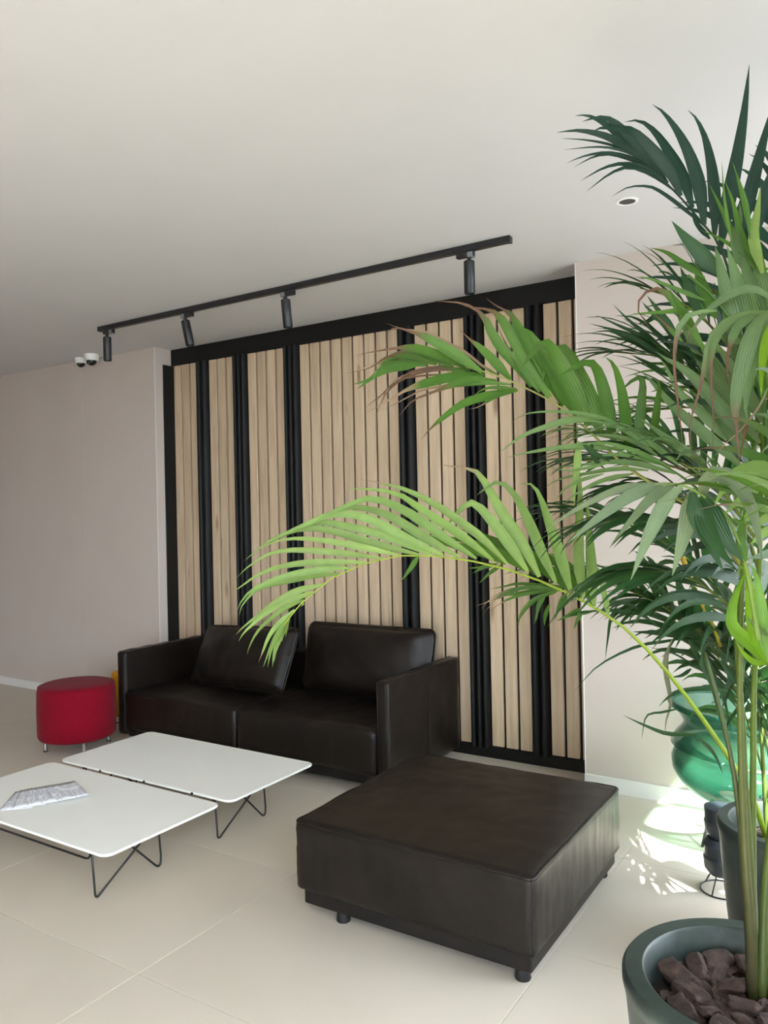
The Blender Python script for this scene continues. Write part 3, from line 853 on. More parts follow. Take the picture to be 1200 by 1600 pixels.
class Blades:
    """collects leaf blades; each add() gives vertices, faces and colours of one blade"""
    def __init__(self): self.v, self.f, self.c = [], [], []
    def add(self, path, w, normal, col, tip=None, tip_at=2.0, fold=0.25, twist=0.0):
        n = len(path) - 1
        base = len(self.v)
        for i, p in enumerate(path):
            t = i / n
            tg = (path[min(n, i + 1)] - path[max(0, i - 1)]).normalized()
            s = tg.cross(normal)
            if s.length < 1e-5: s = tg.cross(ZUP)
            s.normalize()
            if twist:
                s = Matrix.Rotation(twist * (0.4 + t), 3, tg) @ s
            nn = s.cross(tg)
            prof = min(1.0, 0.30 + 3.2 * t) * (1 - max(0.0, (t - 0.35) / 0.65) ** 1.25) + 0.015
            hw = w * 0.5 * prof
            cc = col if t < 0.02 else col
            cc = mixc(mixc(cc, (cc[0] * 1.25, cc[1] * 1.15, cc[2]), max(0, 0.25 - t) * 3), cc, min(1, t * 4))
            if tip is not None and t > tip_at:
                cc = mixc(cc, tip, min(1.0, (t - tip_at) / 0.10))
                hw *= 1 - 0.5 * min(1.0, (t - tip_at) / 0.12)
            self.v += [p - s * hw + nn * fold * hw, p, p + s * hw + nn * fold * hw]
            self.c += [cc, mixc(cc, (cc[0] * 1.2, cc[1] * 1.15, cc[2] * 1.1), .6), cc]
        for i in range(n):
            a = base + i * 3; b = a + 3
            self.f += [(a, a + 1, b + 1, b), (a + 1, a + 2, b + 2, b + 1)]
    def mesh(self, name):
        me = bpy.data.meshes.new(name)
        me.from_pydata([tuple(p) for p in self.v], [], self.f)
        ca = me.color_attributes.new('Col', 'FLOAT_COLOR', 'POINT')
        flat = []
        for c in self.c: flat += [max(0, c[0]), max(0, c[1]), max(0, c[2]), 1.0]
        ca.data.foreach_set('color', flat)
        uvl = me.uv_layers.new(name='UVMap')
        li = [0] * len(me.loops); me.loops.foreach_get('vertex_index', li)
        flat = []
        for vi in li: flat += [(vi % 3) / 2.0, (vi // 3) * 0.1]
        uvl.data.foreach_set('uv', flat)
        me.polygons.foreach_set('use_smooth', [True] * len(me.polygons))
        me.materials.append(M['leaf'])
        me.update()
        return me

def stem_mesh(name, pts, rads, col, col2=None, sides=7, nseg=20, mat='leaf'):
    P = catmull(pts, nseg)
    R_ = []
    for i in range(nseg + 1):
        u = i / nseg * (len(rads) - 1); k = min(len(rads) - 2, int(u))
        R_.append(rads[k] + (rads[k + 1] - rads[k]) * (u - k))
    bm = bmesh.new()
    add_tube(bm, P, R_, sides)
    me = mesh_from_bm(name, bm, True, mat)
    ca = me.color_attributes.new('Col', 'FLOAT_COLOR', 'POINT')
    flat = []
    for i in range(len(me.vertices)):
        t = min(1, (i // sides) / nseg)
        c = mixc(col, col2 or col, t)
        flat += [c[0], c[1], c[2], 1.0]
    ca.data.foreach_set('color', flat)
    return me

class Plant:
    def __init__(self, root):
        self.root = root; self.count = 0; self.rest = Blades()
    def frond(self, pts, rads, col, col2=None, name='frond'):
        return wlink(name, stem_mesh(name, pts, rads, col, col2), self.root)
    def leaflet(self, parent, path, w, normal, col, **kw):
        if self.count < 296:
            b = Blades(); b.add(path, w, normal, col, **kw)
            wlink('leaflet', b.mesh('leaflet'), parent)
            self.count += 1
        else:
            self.rest.add(path, w, normal, col, **kw)
    def finish(self):
        if self.rest.v:
            o = wlink('foliage', self.rest.mesh('foliage'), self.root)
            o['kind'] = 'stuff'

rnd = random.Random(21)
CAMP = Vector((0, 0, CAM_H))

def traced(plant, par, origin, strokes, dr, dt, col, wid, tip=None, tip_at=2.0, tilt=0.45, cj=0.12):
    """leaf blades with their own path; dr/dt depth of the root and the tip in metres
    origin = (x0, y0, scale) of the sketch the coordinates were measured in"""
    ox, oy, sc = origin
    for st in strokes:
        opts = {}
        pts = st
        if isinstance(st, tuple): pts, opts = st
        d0 = opts.get('dr', dr) + rnd.uniform(-.02, .02)
        d1 = opts.get('dt', dt) + rnd.uniform(-.10, .10)
        n = len(pts)
        P = []
        for i, (x_, y_) in enumerate(pts):
            t = i / (n - 1)
            P.append(at(ox + x_ / sc, oy + y_ / sc, d0 + (d1 - d0) * t))
        L = sum((P[i + 1] - P[i]).length for i in range(n - 1))
        path = catmull(P, 9 if n < 6 else 12)
        mid_ = path[len(path) // 2]
        view = (CAMP - mid_).normalized()
        tg = (path[-1] - path[0]).normalized()
        ang = opts.get('tilt', rnd.uniform(-tilt, tilt))
        nrm = Matrix.Rotation(ang, 3, tg) @ view
        c = opts.get('col', col)
        k = 1 + rnd.uniform(-cj, cj)
        c = (c[0] * k * (1 + rnd.uniform(-.06, .06)), c[1] * k, c[2] * k)
        w = opts.get('w', wid) * (d0 + d1) / 2 / F_PX
        plant.leaflet(par, path, w, nrm, c, tip=opts.get('tip', tip), tip_at=opts.get('at', tip_at) + (rnd.uniform(-.05, .05) if opts.get('at', tip_at) < 1 else 0), fold=opts.get('fold', .45), twist=rnd.uniform(-.25, .25))

def grown(plant, pts, n, L, w, col, a0=1.25, a1=.35, vee=.5, droop=.55, start=.22, tip=None, tipp=.35, rad=(.006, .0018), stem=None, name='frond', lj=.15):
    """a frond grown along 3D points: two rows of leaflets that shorten and close up to the tip"""
    par = plant.frond(pts, [rad[0], (rad[0] + rad[1]) / 2, rad[1]], stem or mixc(col, (.3, .34, .06), .5), name=name)
    P = catmull(pts, 60)
    for i in range(n):
        t = start + (1 - start) * (i + .5) / n
        k = min(59, int(t * 60))
        p = P[k].lerp(P[k + 1], t * 60 - k)
        tg = (P[min(60, k + 1)] - P[max(0, k - 1)]).normalized()
        s = tg.cross(ZUP)
        if s.length < .05: s = tg.cross(Vector((1, 0, 0)))
        s.normalize()
        N = s.cross(tg)
        u = (t - start) / (1 - start)
        ang = a0 + (a1 - a0) * u
        ll = L * (0.55 + 1.05 * math.sin(PI * min(1, .18 + .72 * u)) * .75) * (1 - .35 * u)
        for q in (-1, 1):
            d = tg * math.cos(ang) + (s * q * math.cos(vee) + N * math.sin(vee)) * math.sin(ang)
            d = (d + Vector((rnd.uniform(-.1, .1), rnd.uniform(-.1, .1), rnd.uniform(-.1, .1)))).normalized()
            l1 = ll * (1 + rnd.uniform(-lj, lj))
            path = [p.copy()]
            dd = d.copy()
            for j in range(8):
                dd = (dd - ZUP * droop * (j / 8) * .35).normalized()
                path.append(path[-1] + dd * l1 / 8)
            kk = 1 + rnd.uniform(-.18, .18)
            c = (col[0] * kk * (1 + rnd.uniform(-.08, .08)), col[1] * kk, col[2] * kk)
            tp = tip if (tip and rnd.random() < tipp) else None
            plant.leaflet(par, path, w * (1 + rnd.uniform(-.15, .15)) * (.75 + .35 * math.sin(PI * min(1, .2 + .7 * u))), N, c, tip=tp, tip_at=rnd.uniform(.55, .85), twist=rnd.uniform(-.3, .3))
    return par

# ---- plant in the rear pot -------------------------------------------------------------------
rear = Plant(thing('areca_palm', 'areca palm in the rear pot with a long arching light green frond', 'palm', (PB[0], PB[1], HB - .085)))
# frond A: the long arching one over the ottoman and the sofa
A_path = [(1206, 1345, 2.80), (1175, 1245, 2.76), (1085, 1105, 2.70), (1000, 1003, 2.64), (930, 950, 2.60), (850, 910, 2.56), (760, 881, 2.52), (655, 867, 2.48), (585, 876, 2.45), (520, 902, 2.42), (480, 934, 2.40), (455, 960, 2.39), (432, 990, 2.38)]
fA = rear.frond([at(*p) for p in A_path], [.0105, .009, .006, .004, .0025, .0015], (.26, .36, .03), (.34, .42, .06))
A1 = (360, 740, 4.0); A2 = (640, 720, 3.75); PX = (0, 0, 1.0)
c_ = GREEN_L
traced(rear, fA, A2, [
    ([(1165, 905), (1130, 740), (1098, 600)], dict(w=10)),
    ([(1080, 850), (1066, 620), (1052, 400), (1036, 190)], dict(w=17)),
    ([(1020, 805), (990, 600), (995, 350), (1000, 150), (990, 10)], dict(w=17)),
    ([(943, 765), (880, 560), (820, 380), (770, 230), (720, 142), (650, 135)], dict(w=19)),
    ([(855, 715), (760, 520), (680, 330), (600, 190), (530, 130), (470, 145), (395, 200)], dict(w=19)),
    ([(762, 680), (660, 480), (540, 300), (440, 120), (370, 50), (260, 35), (160, 20)], dict(w=19, tip=TAN, at=.72)),
    ([(692, 648), (580, 480), (480, 350), (400, 265), (340, 250), (260, 330), (180, 430)], dict(w=18)),
], 2.56, 2.45, c_, 18)
traced(rear, fA, PX, [
    ([(792, 881), (755, 843), (715, 813), (680, 789), (640, 768), (605, 757), (562, 749)], dict(w=14, tip=TAN, at=.85)),
    ([(771, 877), (731, 845), (680, 811), (640, 784), (622, 773), (585, 765), (540, 764)], dict(w=15)),
    ([(744, 873), (693, 840), (640, 803), (610, 788), (578, 779), (545, 789), (505, 807), (480, 826)], dict(w=16)),
    ([(717, 870), (667, 842), (610, 807), (572, 795), (542, 793), (515, 801), (488, 815)], dict(w=15)),
    ([(693, 868), (640, 843), (585, 814), (547, 803), (512, 805), (475, 820), (440, 836), (412, 853)], dict(w=15)),
    ([(675, 867), (600, 836), (540, 821), (500, 815), (472, 825), (435, 840), (415, 855)], dict(w=14)),
    ([(655, 867), (585, 850), (522, 831), (485, 826), (455, 831), (422, 845), (395, 865), (381, 877)], dict(w=13)),
], 2.49, 2.40, c_, 15)
traced(rear, fA, A1, [
    [(1050, 508), (800, 455), (600, 420), (420, 405), (300, 420), (190, 465)],
    [(950, 530), (700, 495), (450, 475), (300, 485), (200, 520), (100, 590), (40, 650)],
    [(850, 555), (650, 555), (450, 560), (280, 590), (160, 640), (60, 710), (10, 745)],
    [(750, 590), (600, 595), (400, 625), (250, 670), (130, 730), (60, 810), (40, 860)],
    [(680, 628), (520, 640), (330, 680), (180, 720), (100, 790), (60, 850), (55, 885)],
    [(590, 690), (430, 725), (300, 790), (180, 880), (90, 950), (35, 1005)],
    [(520, 738), (380, 790), (250, 850), (150, 930), (80, 1000), (50, 1050)],
    ([(460, 790), (350, 840), (240, 920), (170, 990), (120, 1080), (105, 1130)], dict(w=8)),
    ([(400, 850), (300, 940), (240, 1020), (200, 1120), (175, 1180)], dict(w=8, tip=TAN, at=.8)),
    ([(380, 880), (300, 980), (250, 1080), (205, 1210)], dict(w=8)),
    ([(370, 885), (310, 990), (260, 1090), (232, 1210)], dict(w=8)),
    ([(365, 890), (310, 1000), (275, 1100), (262, 1212)], dict(w=8)),
    ([(375, 870), (330, 980), (285, 1100), (272, 1180)], dict(w=8)),
    ([(360, 920), (350, 980), (346, 1025)], dict(w=4)),
    ([(340, 950), (330, 1000), (322, 1055)], dict(w=4)),
    ([(440, 800), (455, 815), (440, 830)], dict(w=4)),
    ([(1175, 515), (1120, 600), (1062, 678)], dict(w=8, col=GREEN_M)),
], 2.42, 2.34, c_, 11)
# the far row of the same frond, seen behind the near one
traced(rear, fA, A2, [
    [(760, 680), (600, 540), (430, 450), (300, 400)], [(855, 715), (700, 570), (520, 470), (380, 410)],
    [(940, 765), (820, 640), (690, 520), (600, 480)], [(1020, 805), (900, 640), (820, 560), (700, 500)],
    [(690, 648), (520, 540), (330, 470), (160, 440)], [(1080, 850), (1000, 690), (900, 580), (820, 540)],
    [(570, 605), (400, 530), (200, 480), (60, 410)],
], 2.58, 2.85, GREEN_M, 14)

# frond of fine hanging leaflets behind frond A
I_path = [(1185, 1010, 2.85), (1080, 930, 2.90), (980, 895, 2.92), (900, 900, 2.94), (850, 915, 2.95)]
fI = rear.frond([at(*p) for p in I_path], [.006, .004, .002], GREEN_M)
traced(rear, fI, A2, [
    ([(930, 740), (800, 735), (640, 720), (540, 740), (470, 750)], {}),
    ([(900, 760), (760, 760), (620, 780), (520, 800), (430, 900)], dict(tip=TAN, at=.6)),
    ([(880, 755), (700, 740), (560, 765), (470, 810), (415, 880)], dict(tip=TAN, at=.65)),
    ([(860, 770), (760, 800), (680, 870), (625, 960)], {}), ([(830, 770), (720, 820), (650, 900), (640, 975)], {}),
    ([(800, 780), (760, 850), (730, 960)], {}), ([(780, 790), (750, 860), (745, 940)], {}),
    ([(900, 780), (870, 860), (850, 940)], {}), ([(920, 780), (890, 850), (860, 900)], {}),
    ([(1000, 865), (920, 910), (860, 940)], {}), ([(1080, 880), (960, 900), (870, 935)], {}),
    ([(820, 840), (795, 910), (790, 970)], {}), ([(700, 740), (600, 760), (500, 810), (380, 855)], dict(tip=TAN, at=.5)),
    ([(520, 600), (440, 620), (340, 630)], {}), ([(540, 610), (470, 660), (405, 720)], {}), ([(480, 600), (420, 630), (370, 660)], {}),
    ([(840, 760), (720, 770), (600, 800), (510, 850), (460, 890)], dict(tip=TAN, at=.7)),
    ([(1010, 880), (985, 930), (960, 990)], {}),
], 2.92, 2.98, GREEN_M, 6.5)

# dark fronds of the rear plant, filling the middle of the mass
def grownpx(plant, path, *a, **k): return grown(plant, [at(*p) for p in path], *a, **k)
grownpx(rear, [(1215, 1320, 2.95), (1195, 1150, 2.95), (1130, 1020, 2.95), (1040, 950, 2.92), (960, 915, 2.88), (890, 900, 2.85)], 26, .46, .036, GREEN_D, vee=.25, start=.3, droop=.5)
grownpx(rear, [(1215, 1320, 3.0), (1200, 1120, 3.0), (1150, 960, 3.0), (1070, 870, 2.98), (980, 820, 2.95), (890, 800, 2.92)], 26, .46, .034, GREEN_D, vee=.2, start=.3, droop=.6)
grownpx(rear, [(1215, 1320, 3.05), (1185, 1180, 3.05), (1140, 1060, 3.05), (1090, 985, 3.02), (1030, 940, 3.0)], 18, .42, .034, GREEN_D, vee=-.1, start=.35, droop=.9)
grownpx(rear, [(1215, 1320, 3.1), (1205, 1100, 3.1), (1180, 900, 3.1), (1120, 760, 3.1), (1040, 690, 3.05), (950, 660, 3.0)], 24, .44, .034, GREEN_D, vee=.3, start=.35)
# loose thin strands in front of the right wall
G_ = (780, 860, 4.0); W5 = (900, 950, 4.0)
fS = rear.frond([at(1200, 1040, 2.8), at(1150, 1010, 2.82), at(1090, 1000, 2.85), at(1050, 1000, 2.86)], [.004, .003, .002], GREEN_D)
traced(rear, fS, G_, [
    ([(1190, 540), (1060, 565), (860, 600), (620, 720), (470, 880)], dict(w=5)),
    ([(1085, 555), (1045, 670), (1050, 790), (1075, 950), (1045, 1060), (1035, 1150)], dict(w=9, col=(.16, .19, .12))),
    ([(740, 340), (700, 420), (680, 550), (662, 690)], dict(w=5)), ([(1190, 530), (1020, 515), (830, 508)], dict(w=11)),
    ([(1200, 705), (1080, 640), (920, 600)], dict(w=3)), ([(1200, 740), (1140, 780), (1065, 795)], dict(w=6)),
    ([(1200, 880), (1120, 880), (1050, 920), (1000, 975)], dict(w=4)), ([(1120, 990), (1020, 1010), (920, 1035), (890, 1180)], dict(w=4)),
    ([(1240, 1160), (1150, 1150), (1040, 1145), (900, 1090), (770, 1028)], dict(w=7)),
    ([(1240, 1170), (1310, 1230), (1360, 1300), (1400, 1400)], dict(w=6)),
    ([(1000, 480), (880, 400), (700, 375), (500, 390), (370, 440)], dict(w=5)),
    ([(940, 430), (820, 340), (680, 320), (600, 330)], dict(w=6)),
    ([(850, 360), (825, 400), (815, 470)], dict(w=3)),
], 2.86, 2.9, GREEN_D, 6)
traced(rear, fS, W5, [
    [(830, 200), (780, 330), (850, 480), (900, 700), (940, 860)], [(780, 220), (850, 400), (920, 560), (980, 800)],
    [(900, 300), (960, 420), (940, 560), (900, 640)], [(700, 200), (760, 300), (860, 430), (960, 520)],
    [(860, 250), (990, 350), (1100, 460), (1200, 540)], [(900, 330), (1010, 470), (1130, 560), (1200, 680)],
    [(1000, 380), (950, 480), (900, 560), (840, 600)], [(1100, 420), (1060, 560), (960, 700), (930, 780)],
    [(1050, 400), (1120, 560), (1180, 700), (1240, 780)], [(950, 520), (840, 505), (700, 512), (600, 545), (515, 615)],
], 2.75, 2.8, GREEN_D, 8)
# upright stalks of the rear plant
for path, r_ in (([(1200, 1345, 2.85), (1190, 1150, 2.86), (1178, 1000, 2.9), (1150, 880, 2.95)], .008), ([(1212, 1345, 2.9), (1206, 1200, 2.9), (1200, 1000, 3.0), (1205, 820, 3.05)], .008)):
    wlink('cane', stem_mesh('cane', [at(*p) for p in path], [r_, r_ * .8], (.13, .2, .04), (.2, .27, .05)), rear.root)
wlink('cane', stem_mesh('cane', [at(1065, 868, 2.75), at(1085, 920, 2.76), at(1108, 965, 2.78), at(1126, 1010, 2.8)], [.010, .008, .006], (.5, .36, .03), (.36, .33, .04)), rear.root)
grownpx(rear, [(1200, 1150, 3.0), (1150, 1020, 3.0), (1080, 960, 3.0), (1010, 935, 3.0)], 14, .42, .038, GREEN_D, vee=-.2, start=.2, droop=.8)
rear.finish()

# ---- plant in the front pot -----------------------------------------------------------------
SB = Vector((STEM[0], STEM[1], HA - .085))
front = Plant(thing('areca_palm', 'tall areca palm in the foreground pot with brown-tipped leaves and several canes', 'palm', SB))
def cane(path, rads, c0, c1): wlink('cane', stem_mesh('cane', [at(*p) if len(p) == 3 and p[0] > 100 else Vector(p) for p in path], rads, c0, c1, sides=10), front.root)
base_px = (1172, 1525, 1.89)
cane([SB, (1170, 1440, 1.88), (1163, 1370, 1.885), (1157, 1290, 1.89), (1147, 1210, 1.90), (1134, 1145, 1.91), (1118, 1080, 1.93), (1100, 1020, 1.96)], [.013, .011, .007, .0055, .0045], (.075, .062, .03), (.07, .11, .03))
cane([SB, (1172, 1440, 1.875), (1166, 1360, 1.875), (1160, 1250, 1.88), (1157, 1150, 1.885), (1156, 1050, 1.89), (1160, 900, 1.9), (1168, 760, 1.92), (1190, 640, 1.95)], [.013, .011, .0075, .007, .0055, .004], (.085, .07, .035), (.14, .22, .025))
cane([SB, (1174, 1420, 1.88), (1170, 1330, 1.88), (1164, 1220, 1.885), (1160, 1120, 1.9), (1150, 980, 1.92), (1165, 880, 1.94)], [.014, .012, .0075, .006, .004], (.075, .075, .03), (.11, .18, .025))
cane([SB + Vector((.012, .01, 0)), (1177, 1420, 1.92), (1176, 1300, 1.93), (1177, 1180, 1.94), (1178, 1080, 1.95), (1186, 900, 1.97), (1192, 700, 2.0), (1200, 520, 2.03)], [.010, .0085, .0065, .006, .004], (.09, .12, .03), (.17, .27, .02))
cane([SB + Vector((.02, 0, 0)), (1195, 1400, 1.9), (1215, 1200, 1.9), (1235, 1000, 1.9), (1245, 800, 1.92)], [.012, .008, .006], (.09, .12, .03), (.12, .2, .025))

# frond B: the brown-tipped one in front of the panelling
B_path = [(1170, 900, 2.0), (1110, 815, 2.03), (1040, 768, 2.06), (977, 728, 2.08), (923, 676, 2.10), (873, 634, 2.12), (847, 619, 2.13), (804, 598, 2.15), (755, 580, 2.17), (705, 570, 2.19), (655, 568, 2.2)]
fB = front.frond([at(*p) for p in B_path], [.007, .005, .0035, .0025, .0015], (.24, .26, .05), (.36, .36, .12))
B1 = (540, 460, 4.615); B2 = (780, 460, 4.286)
traced(front, fB, B2, [
    ([(1010, 1020), (1040, 880), (1060, 720), (1072, 610), (1050, 562)], dict(w=13, tip=TAN, at=.97)),
    ([(930, 1010), (945, 850), (958, 700), (965, 600), (945, 555), (890, 575), (800, 660)], dict(w=16)),
    ([(870, 1060), (845, 850), (820, 650), (770, 480), (712, 420)], dict(w=19)),
    ([(770, 1000), (730, 780), (690, 610), (650, 500), (600, 455), (520, 480), (385, 550)], dict(w=21)),
    ([(680, 930), (620, 740), (540, 560), (460, 400), (390, 360), (320, 440), (288, 598)], dict(w=30)),
    ([(600, 880), (520, 690), (430, 510), (350, 370), (290, 330), (220, 400), (132, 515)], dict(w=28)),
    ([(520, 810), (420, 630), (320, 440), (230, 300), (180, 240), (110, 230)], dict(w=26)),
    ([(430, 745), (330, 560), (210, 380), (120, 220), (60, 120), (0, 92), (-90, 25)], dict(w=24, tip=BROWN, at=.72)),
    ([(340, 690), (230, 520), (110, 320), (10, 160), (-60, 105), (-150, 92), (-238, 78)], dict(w=22, tip=BROWN, at=.66)),
    ([(270, 655), (170, 540), (80, 400), (10, 260), (-20, 180)], dict(w=10, tip=BROWN, at=.5)),
    ([(215, 620), (120, 480), (20, 370), (-50, 260), (-120, 130), (-250, 60), (-445, 45)], dict(w=17, tip=BROWN, at=.50)),
], 2.11, 2.02, GREEN_M, 20, tilt=.3)
traced(front, fB, B1, [
    ([(1190, 612), (1080, 490), (980, 390), (880, 310), (825, 250)], dict(w=15, tip=BROWN, at=.65)),
    ([(1105, 588), (980, 510), (870, 420), (740, 350), (580, 270), (420, 250), (285, 205)], dict(w=9, tip=TAN, at=.10)),
    ([(985, 562), (850, 470), (720, 390), (580, 310), (450, 262), (350, 240), (295, 288)], dict(w=17, tip=BROWN, at=.62)),
    ([(885, 537), (750, 470), (620, 420), (500, 385), (350, 390), (60, 440)], dict(w=14, tip=BROWN, at=.52)),
    ([(765, 520), (620, 455), (480, 400), (330, 440), (200, 510)], dict(w=13, tip=BROWN, at=.55)),
    ([(655, 507), (500, 460), (380, 440), (260, 490), (0, 575)], dict(w=12, tip=TAN, at=.5)),
    ([(585, 512), (430, 490), (320, 500), (180, 610), (50, 650)], dict(w=13)),
    ([(515, 512), (380, 530), (250, 570), (80, 685)], dict(w=14)),
    ([(900, 545), (740, 540), (560, 560), (400, 620), (290, 720), (230, 860)], dict(w=9, tip=BROWN, at=.12)),
    ([(780, 520), (600, 530), (450, 570), (350, 650), (250, 730), (140, 820)], dict(w=9, tip=BROWN, at=.1)),
    ([(1000, 580), (800, 585), (600, 630), (450, 680), (350, 740), (140, 860)], dict(w=16, tip=TAN, at=.47)),
    ([(1090, 625), (900, 612), (780, 650), (620, 710), (480, 770), (380, 885)], dict(w=12, tip=BROWN, at=.42)),
    ([(1195, 650), (1000, 640), (800, 655), (560, 690), (380, 780), (220, 850)], dict(w=9, tip=TAN, at=.45)),
    ([(1240, 690), (1000, 735), (840, 790), (700, 890), (600, 980), (545, 1050)], dict(w=14, tip=BROWN, at=.78)),
    ([(1230, 680), (1050, 670), (960, 700), (920, 740)], dict(w=6)),
    ([(1200, 700), (1080, 740), (960, 810), (880, 830)], dict(w=5, tip=TAN, at=.6)),
    ([(700, 575), (520, 590), (380, 620), (280, 700), (210, 790)], dict(w=6, tip=BROWN, at=.05)),
    ([(620, 540), (430, 580), (330, 650), (260, 760), (215, 900)], dict(w=6, tip=TAN, at=.05)),
    ([(420, 470), (300, 450), (180, 530), (40, 560)], dict(w=5, tip=BROWN, at=.05)),
    ([(380, 470), (290, 490), (230, 540), (190, 640)], dict(w=5, tip=GREEN_L, at=.5)),
], 2.17, 2.10, GREEN_M, 13, tilt=.4)

# frond C: the dark one against the ceiling
C_ = (860, 90, 3.529)
C_path = [(1190, 640, 2.0), (1160, 500, 2.05), (1128, 392, 2.1), (1101, 353, 2.12), (1055, 300, 2.15), (1010, 258, 2.18), (985, 240, 2.2), (953, 220, 2.22), (917, 208, 2.24)]
fC = front.frond([at(*p) for p in C_path], [.007, .004, .0025, .0015], GREEN_D)
traced(front, fC, C_, [
    ([(938, 1055), (975, 830), (1030, 560), (1070, 300), (1090, 110), (1097, 38)], dict(w=22)),
    ([(1040, 1000), (1090, 800), (1150, 560), (1195, 380), (1230, 240)], dict(w=21)),
    ([(1140, 960), (1190, 760), (1260, 560), (1310, 420)], dict(w=22)),
    ([(905, 985), (908, 800), (890, 600), (850, 430), (800, 330), (757, 288)], dict(w=18)),
    ([(850, 925), (822, 710), (762, 525), (690, 390), (620, 300), (562, 258)], dict(w=20)),
    ([(785, 830), (735, 660), (655, 515), (570, 400), (490, 347), (408, 355)], dict(w=18)),
    ([(720, 762), (660, 625), (560, 505), (460, 410), (390, 390), (290, 385), (230, 408)], dict(w=19)),
    ([(645, 695), (560, 590), (470, 480), (400, 400), (330, 343), (260, 330), (175, 353)], dict(w=17)),
    ([(560, 612), (460, 510), (350, 400), (260, 340), (200, 318), (135, 320)], dict(w=14)),
    ([(480, 542), (380, 470), (280, 425), (150, 402), (35, 413)], dict(w=11)),
    ([(440, 520), (330, 480), (200, 455), (55, 445)], dict(w=4)), ([(500, 560), (400, 515), (270, 493), (70, 508)], dict(w=4)),
    ([(530, 590), (420, 545), (300, 525), (180, 545), (88, 582)], dict(w=6)), ([(560, 612), (440, 560), (320, 532), (220, 555), (128, 606)], dict(w=6)),
    ([(640, 690), (520, 610), (400, 585), (290, 610), (163, 682)], dict(w=7)), ([(690, 740), (570, 650), (440, 605), (330, 640), (195, 742)], dict(w=7)),
    ([(600, 650), (500, 600), (400, 612)], dict(w=5)), ([(845, 925), (720, 820), (610, 740), (540, 710), (430, 715), (335, 768)], dict(w=6)),
    ([(1000, 1030), (1040, 860), (1080, 700)], dict(w=14)), ([(880, 1000), (800, 900), (780, 800)], dict(w=8)),
], 2.13, 2.12, GREEN_T, 14, tilt=.25)

# frond E: big straps near the lens, right edge
E_ = (880, 400, 3.75)
E_path = [(1200, 760, 1.82), (1195, 640, 1.8), (1165, 540, 1.78), (1120, 470, 1.78), (1075, 430, 1.8)]
fE = front.frond([at(*p) for p in E_path], [.007, .005, .003], GREEN_M)
traced(front, fE, C_, [
    ([(930, 1195), (830, 1085), (740, 990), (668, 900)], dict(w=24, col=GREEN_D)),
    ([(850, 1215), (720, 1130), (640, 1075), (553, 1048)], dict(w=10)),
    ([(1130, 1170), (1030, 1030), (950, 850), (870, 685)], dict(w=10)), ([(1150, 1180), (1060, 990), (1010, 800), (962, 680)], dict(w=12)),
    ([(1190, 1180), (1130, 1000), (1080, 850), (1010, 580)], dict(w=10)), ([(1180, 1190), (1060, 1080), (940, 1000), (825, 950)], dict(w=8)),
    ([(1170, 1190), (1120, 1000), (1140, 850), (1160, 710)], dict(w=16, col=GREEN_L)), ([(1080, 1190), (1030, 1010), (1050, 880), (1040, 790)], dict(w=18, col=GREEN_P)),
    ([(1000, 1020), (960, 770), (945, 570)], dict(w=5)), ([(1100, 1000), (1080, 800), (1000, 570)], dict(w=6)),
], 1.85, 1.9, GREEN_M, 14)
traced(front, fE, E_, [
    ([(900, 360), (820, 180), (770, 20)], dict(w=23)), ([(840, 350), (750, 220), (685, 60)], dict(w=18, col=GREEN_D)),
    ([(830, 260), (640, 185), (500, 130), (412, 125)], dict(w=7)),
    ([(1020, 520), (960, 260), (905, 10), (890, -60)], dict(w=27, col=GREEN_P)), ([(1090, 420), (1015, 130), (960, -60)], dict(w=25, col=GREEN_P)),
    ([(1200, 480), (1100, 170), (1040, -40)], dict(w=28, col=GREEN_P)), ([(1240, 400), (1160, 130), (1120, -60)], dict(w=26, col=GREEN_P)),
    ([(830, 560), (720, 360), (620, 230), (540, 190), (470, 225), (432, 300), (470, 370), (520, 440)], dict(w=14, tip=BROWN, at=.45)),
    ([(660, 440), (560, 320), (490, 230)], dict(w=10, col=GREEN_D)), ([(650, 440), (540, 350), (460, 268)], dict(w=9, col=GREEN_D)),
    ([(760, 310), (690, 320), (500, 332), (378, 345)], dict(w=7)), ([(940, 240), (870, 200), (830, 160)], dict(w=8, tip=BROWN, at=.3)),
    ([(760, 420), (680, 300), (615, 185)], dict(w=14)), ([(700, 500), (600, 400), (520, 330)], dict(w=8, tip=BROWN, at=.4)),
], 1.80, 1.84, GREEN_M, 15)
# pale diagonal blades with strong midribs
traced(front, fE, E_, [
    ([(1010, 900), (860, 650), (760, 480), (680, 330), (620, 210)], dict(w=24)), ([(1060, 1060), (880, 830), (720, 670), (600, 600), (540, 560)], dict(w=22)),
    ([(960, 1080), (800, 900), (680, 790), (600, 640), (560, 590)], dict(w=16)), ([(1040, 1230), (820, 1040), (640, 880), (530, 750), (455, 675)], dict(w=18)),
    ([(830, 1210), (660, 1110), (540, 1020), (440, 945)], dict(w=14)), ([(1100, 960), (960, 740), (840, 560), (720, 430)], dict(w=22)),
    ([(1150, 1100), (1000, 900), (860, 700), (740, 560)], dict(w=18)), ([(1160, 1240), (1000, 1060), (860, 900), (720, 760)], dict(w=18)),
    ([(1200, 1000), (1060, 760), (930, 560), (840, 450)], dict(w=20)), ([(1120, 760), (1010, 560), (900, 400)], dict(w=20)),
    ([(1200, 820), (1100, 600), (1000, 440)], dict(w=22, col=GREEN_M)),
], 1.92, 1.98, GREEN_P, 18, tilt=.5)
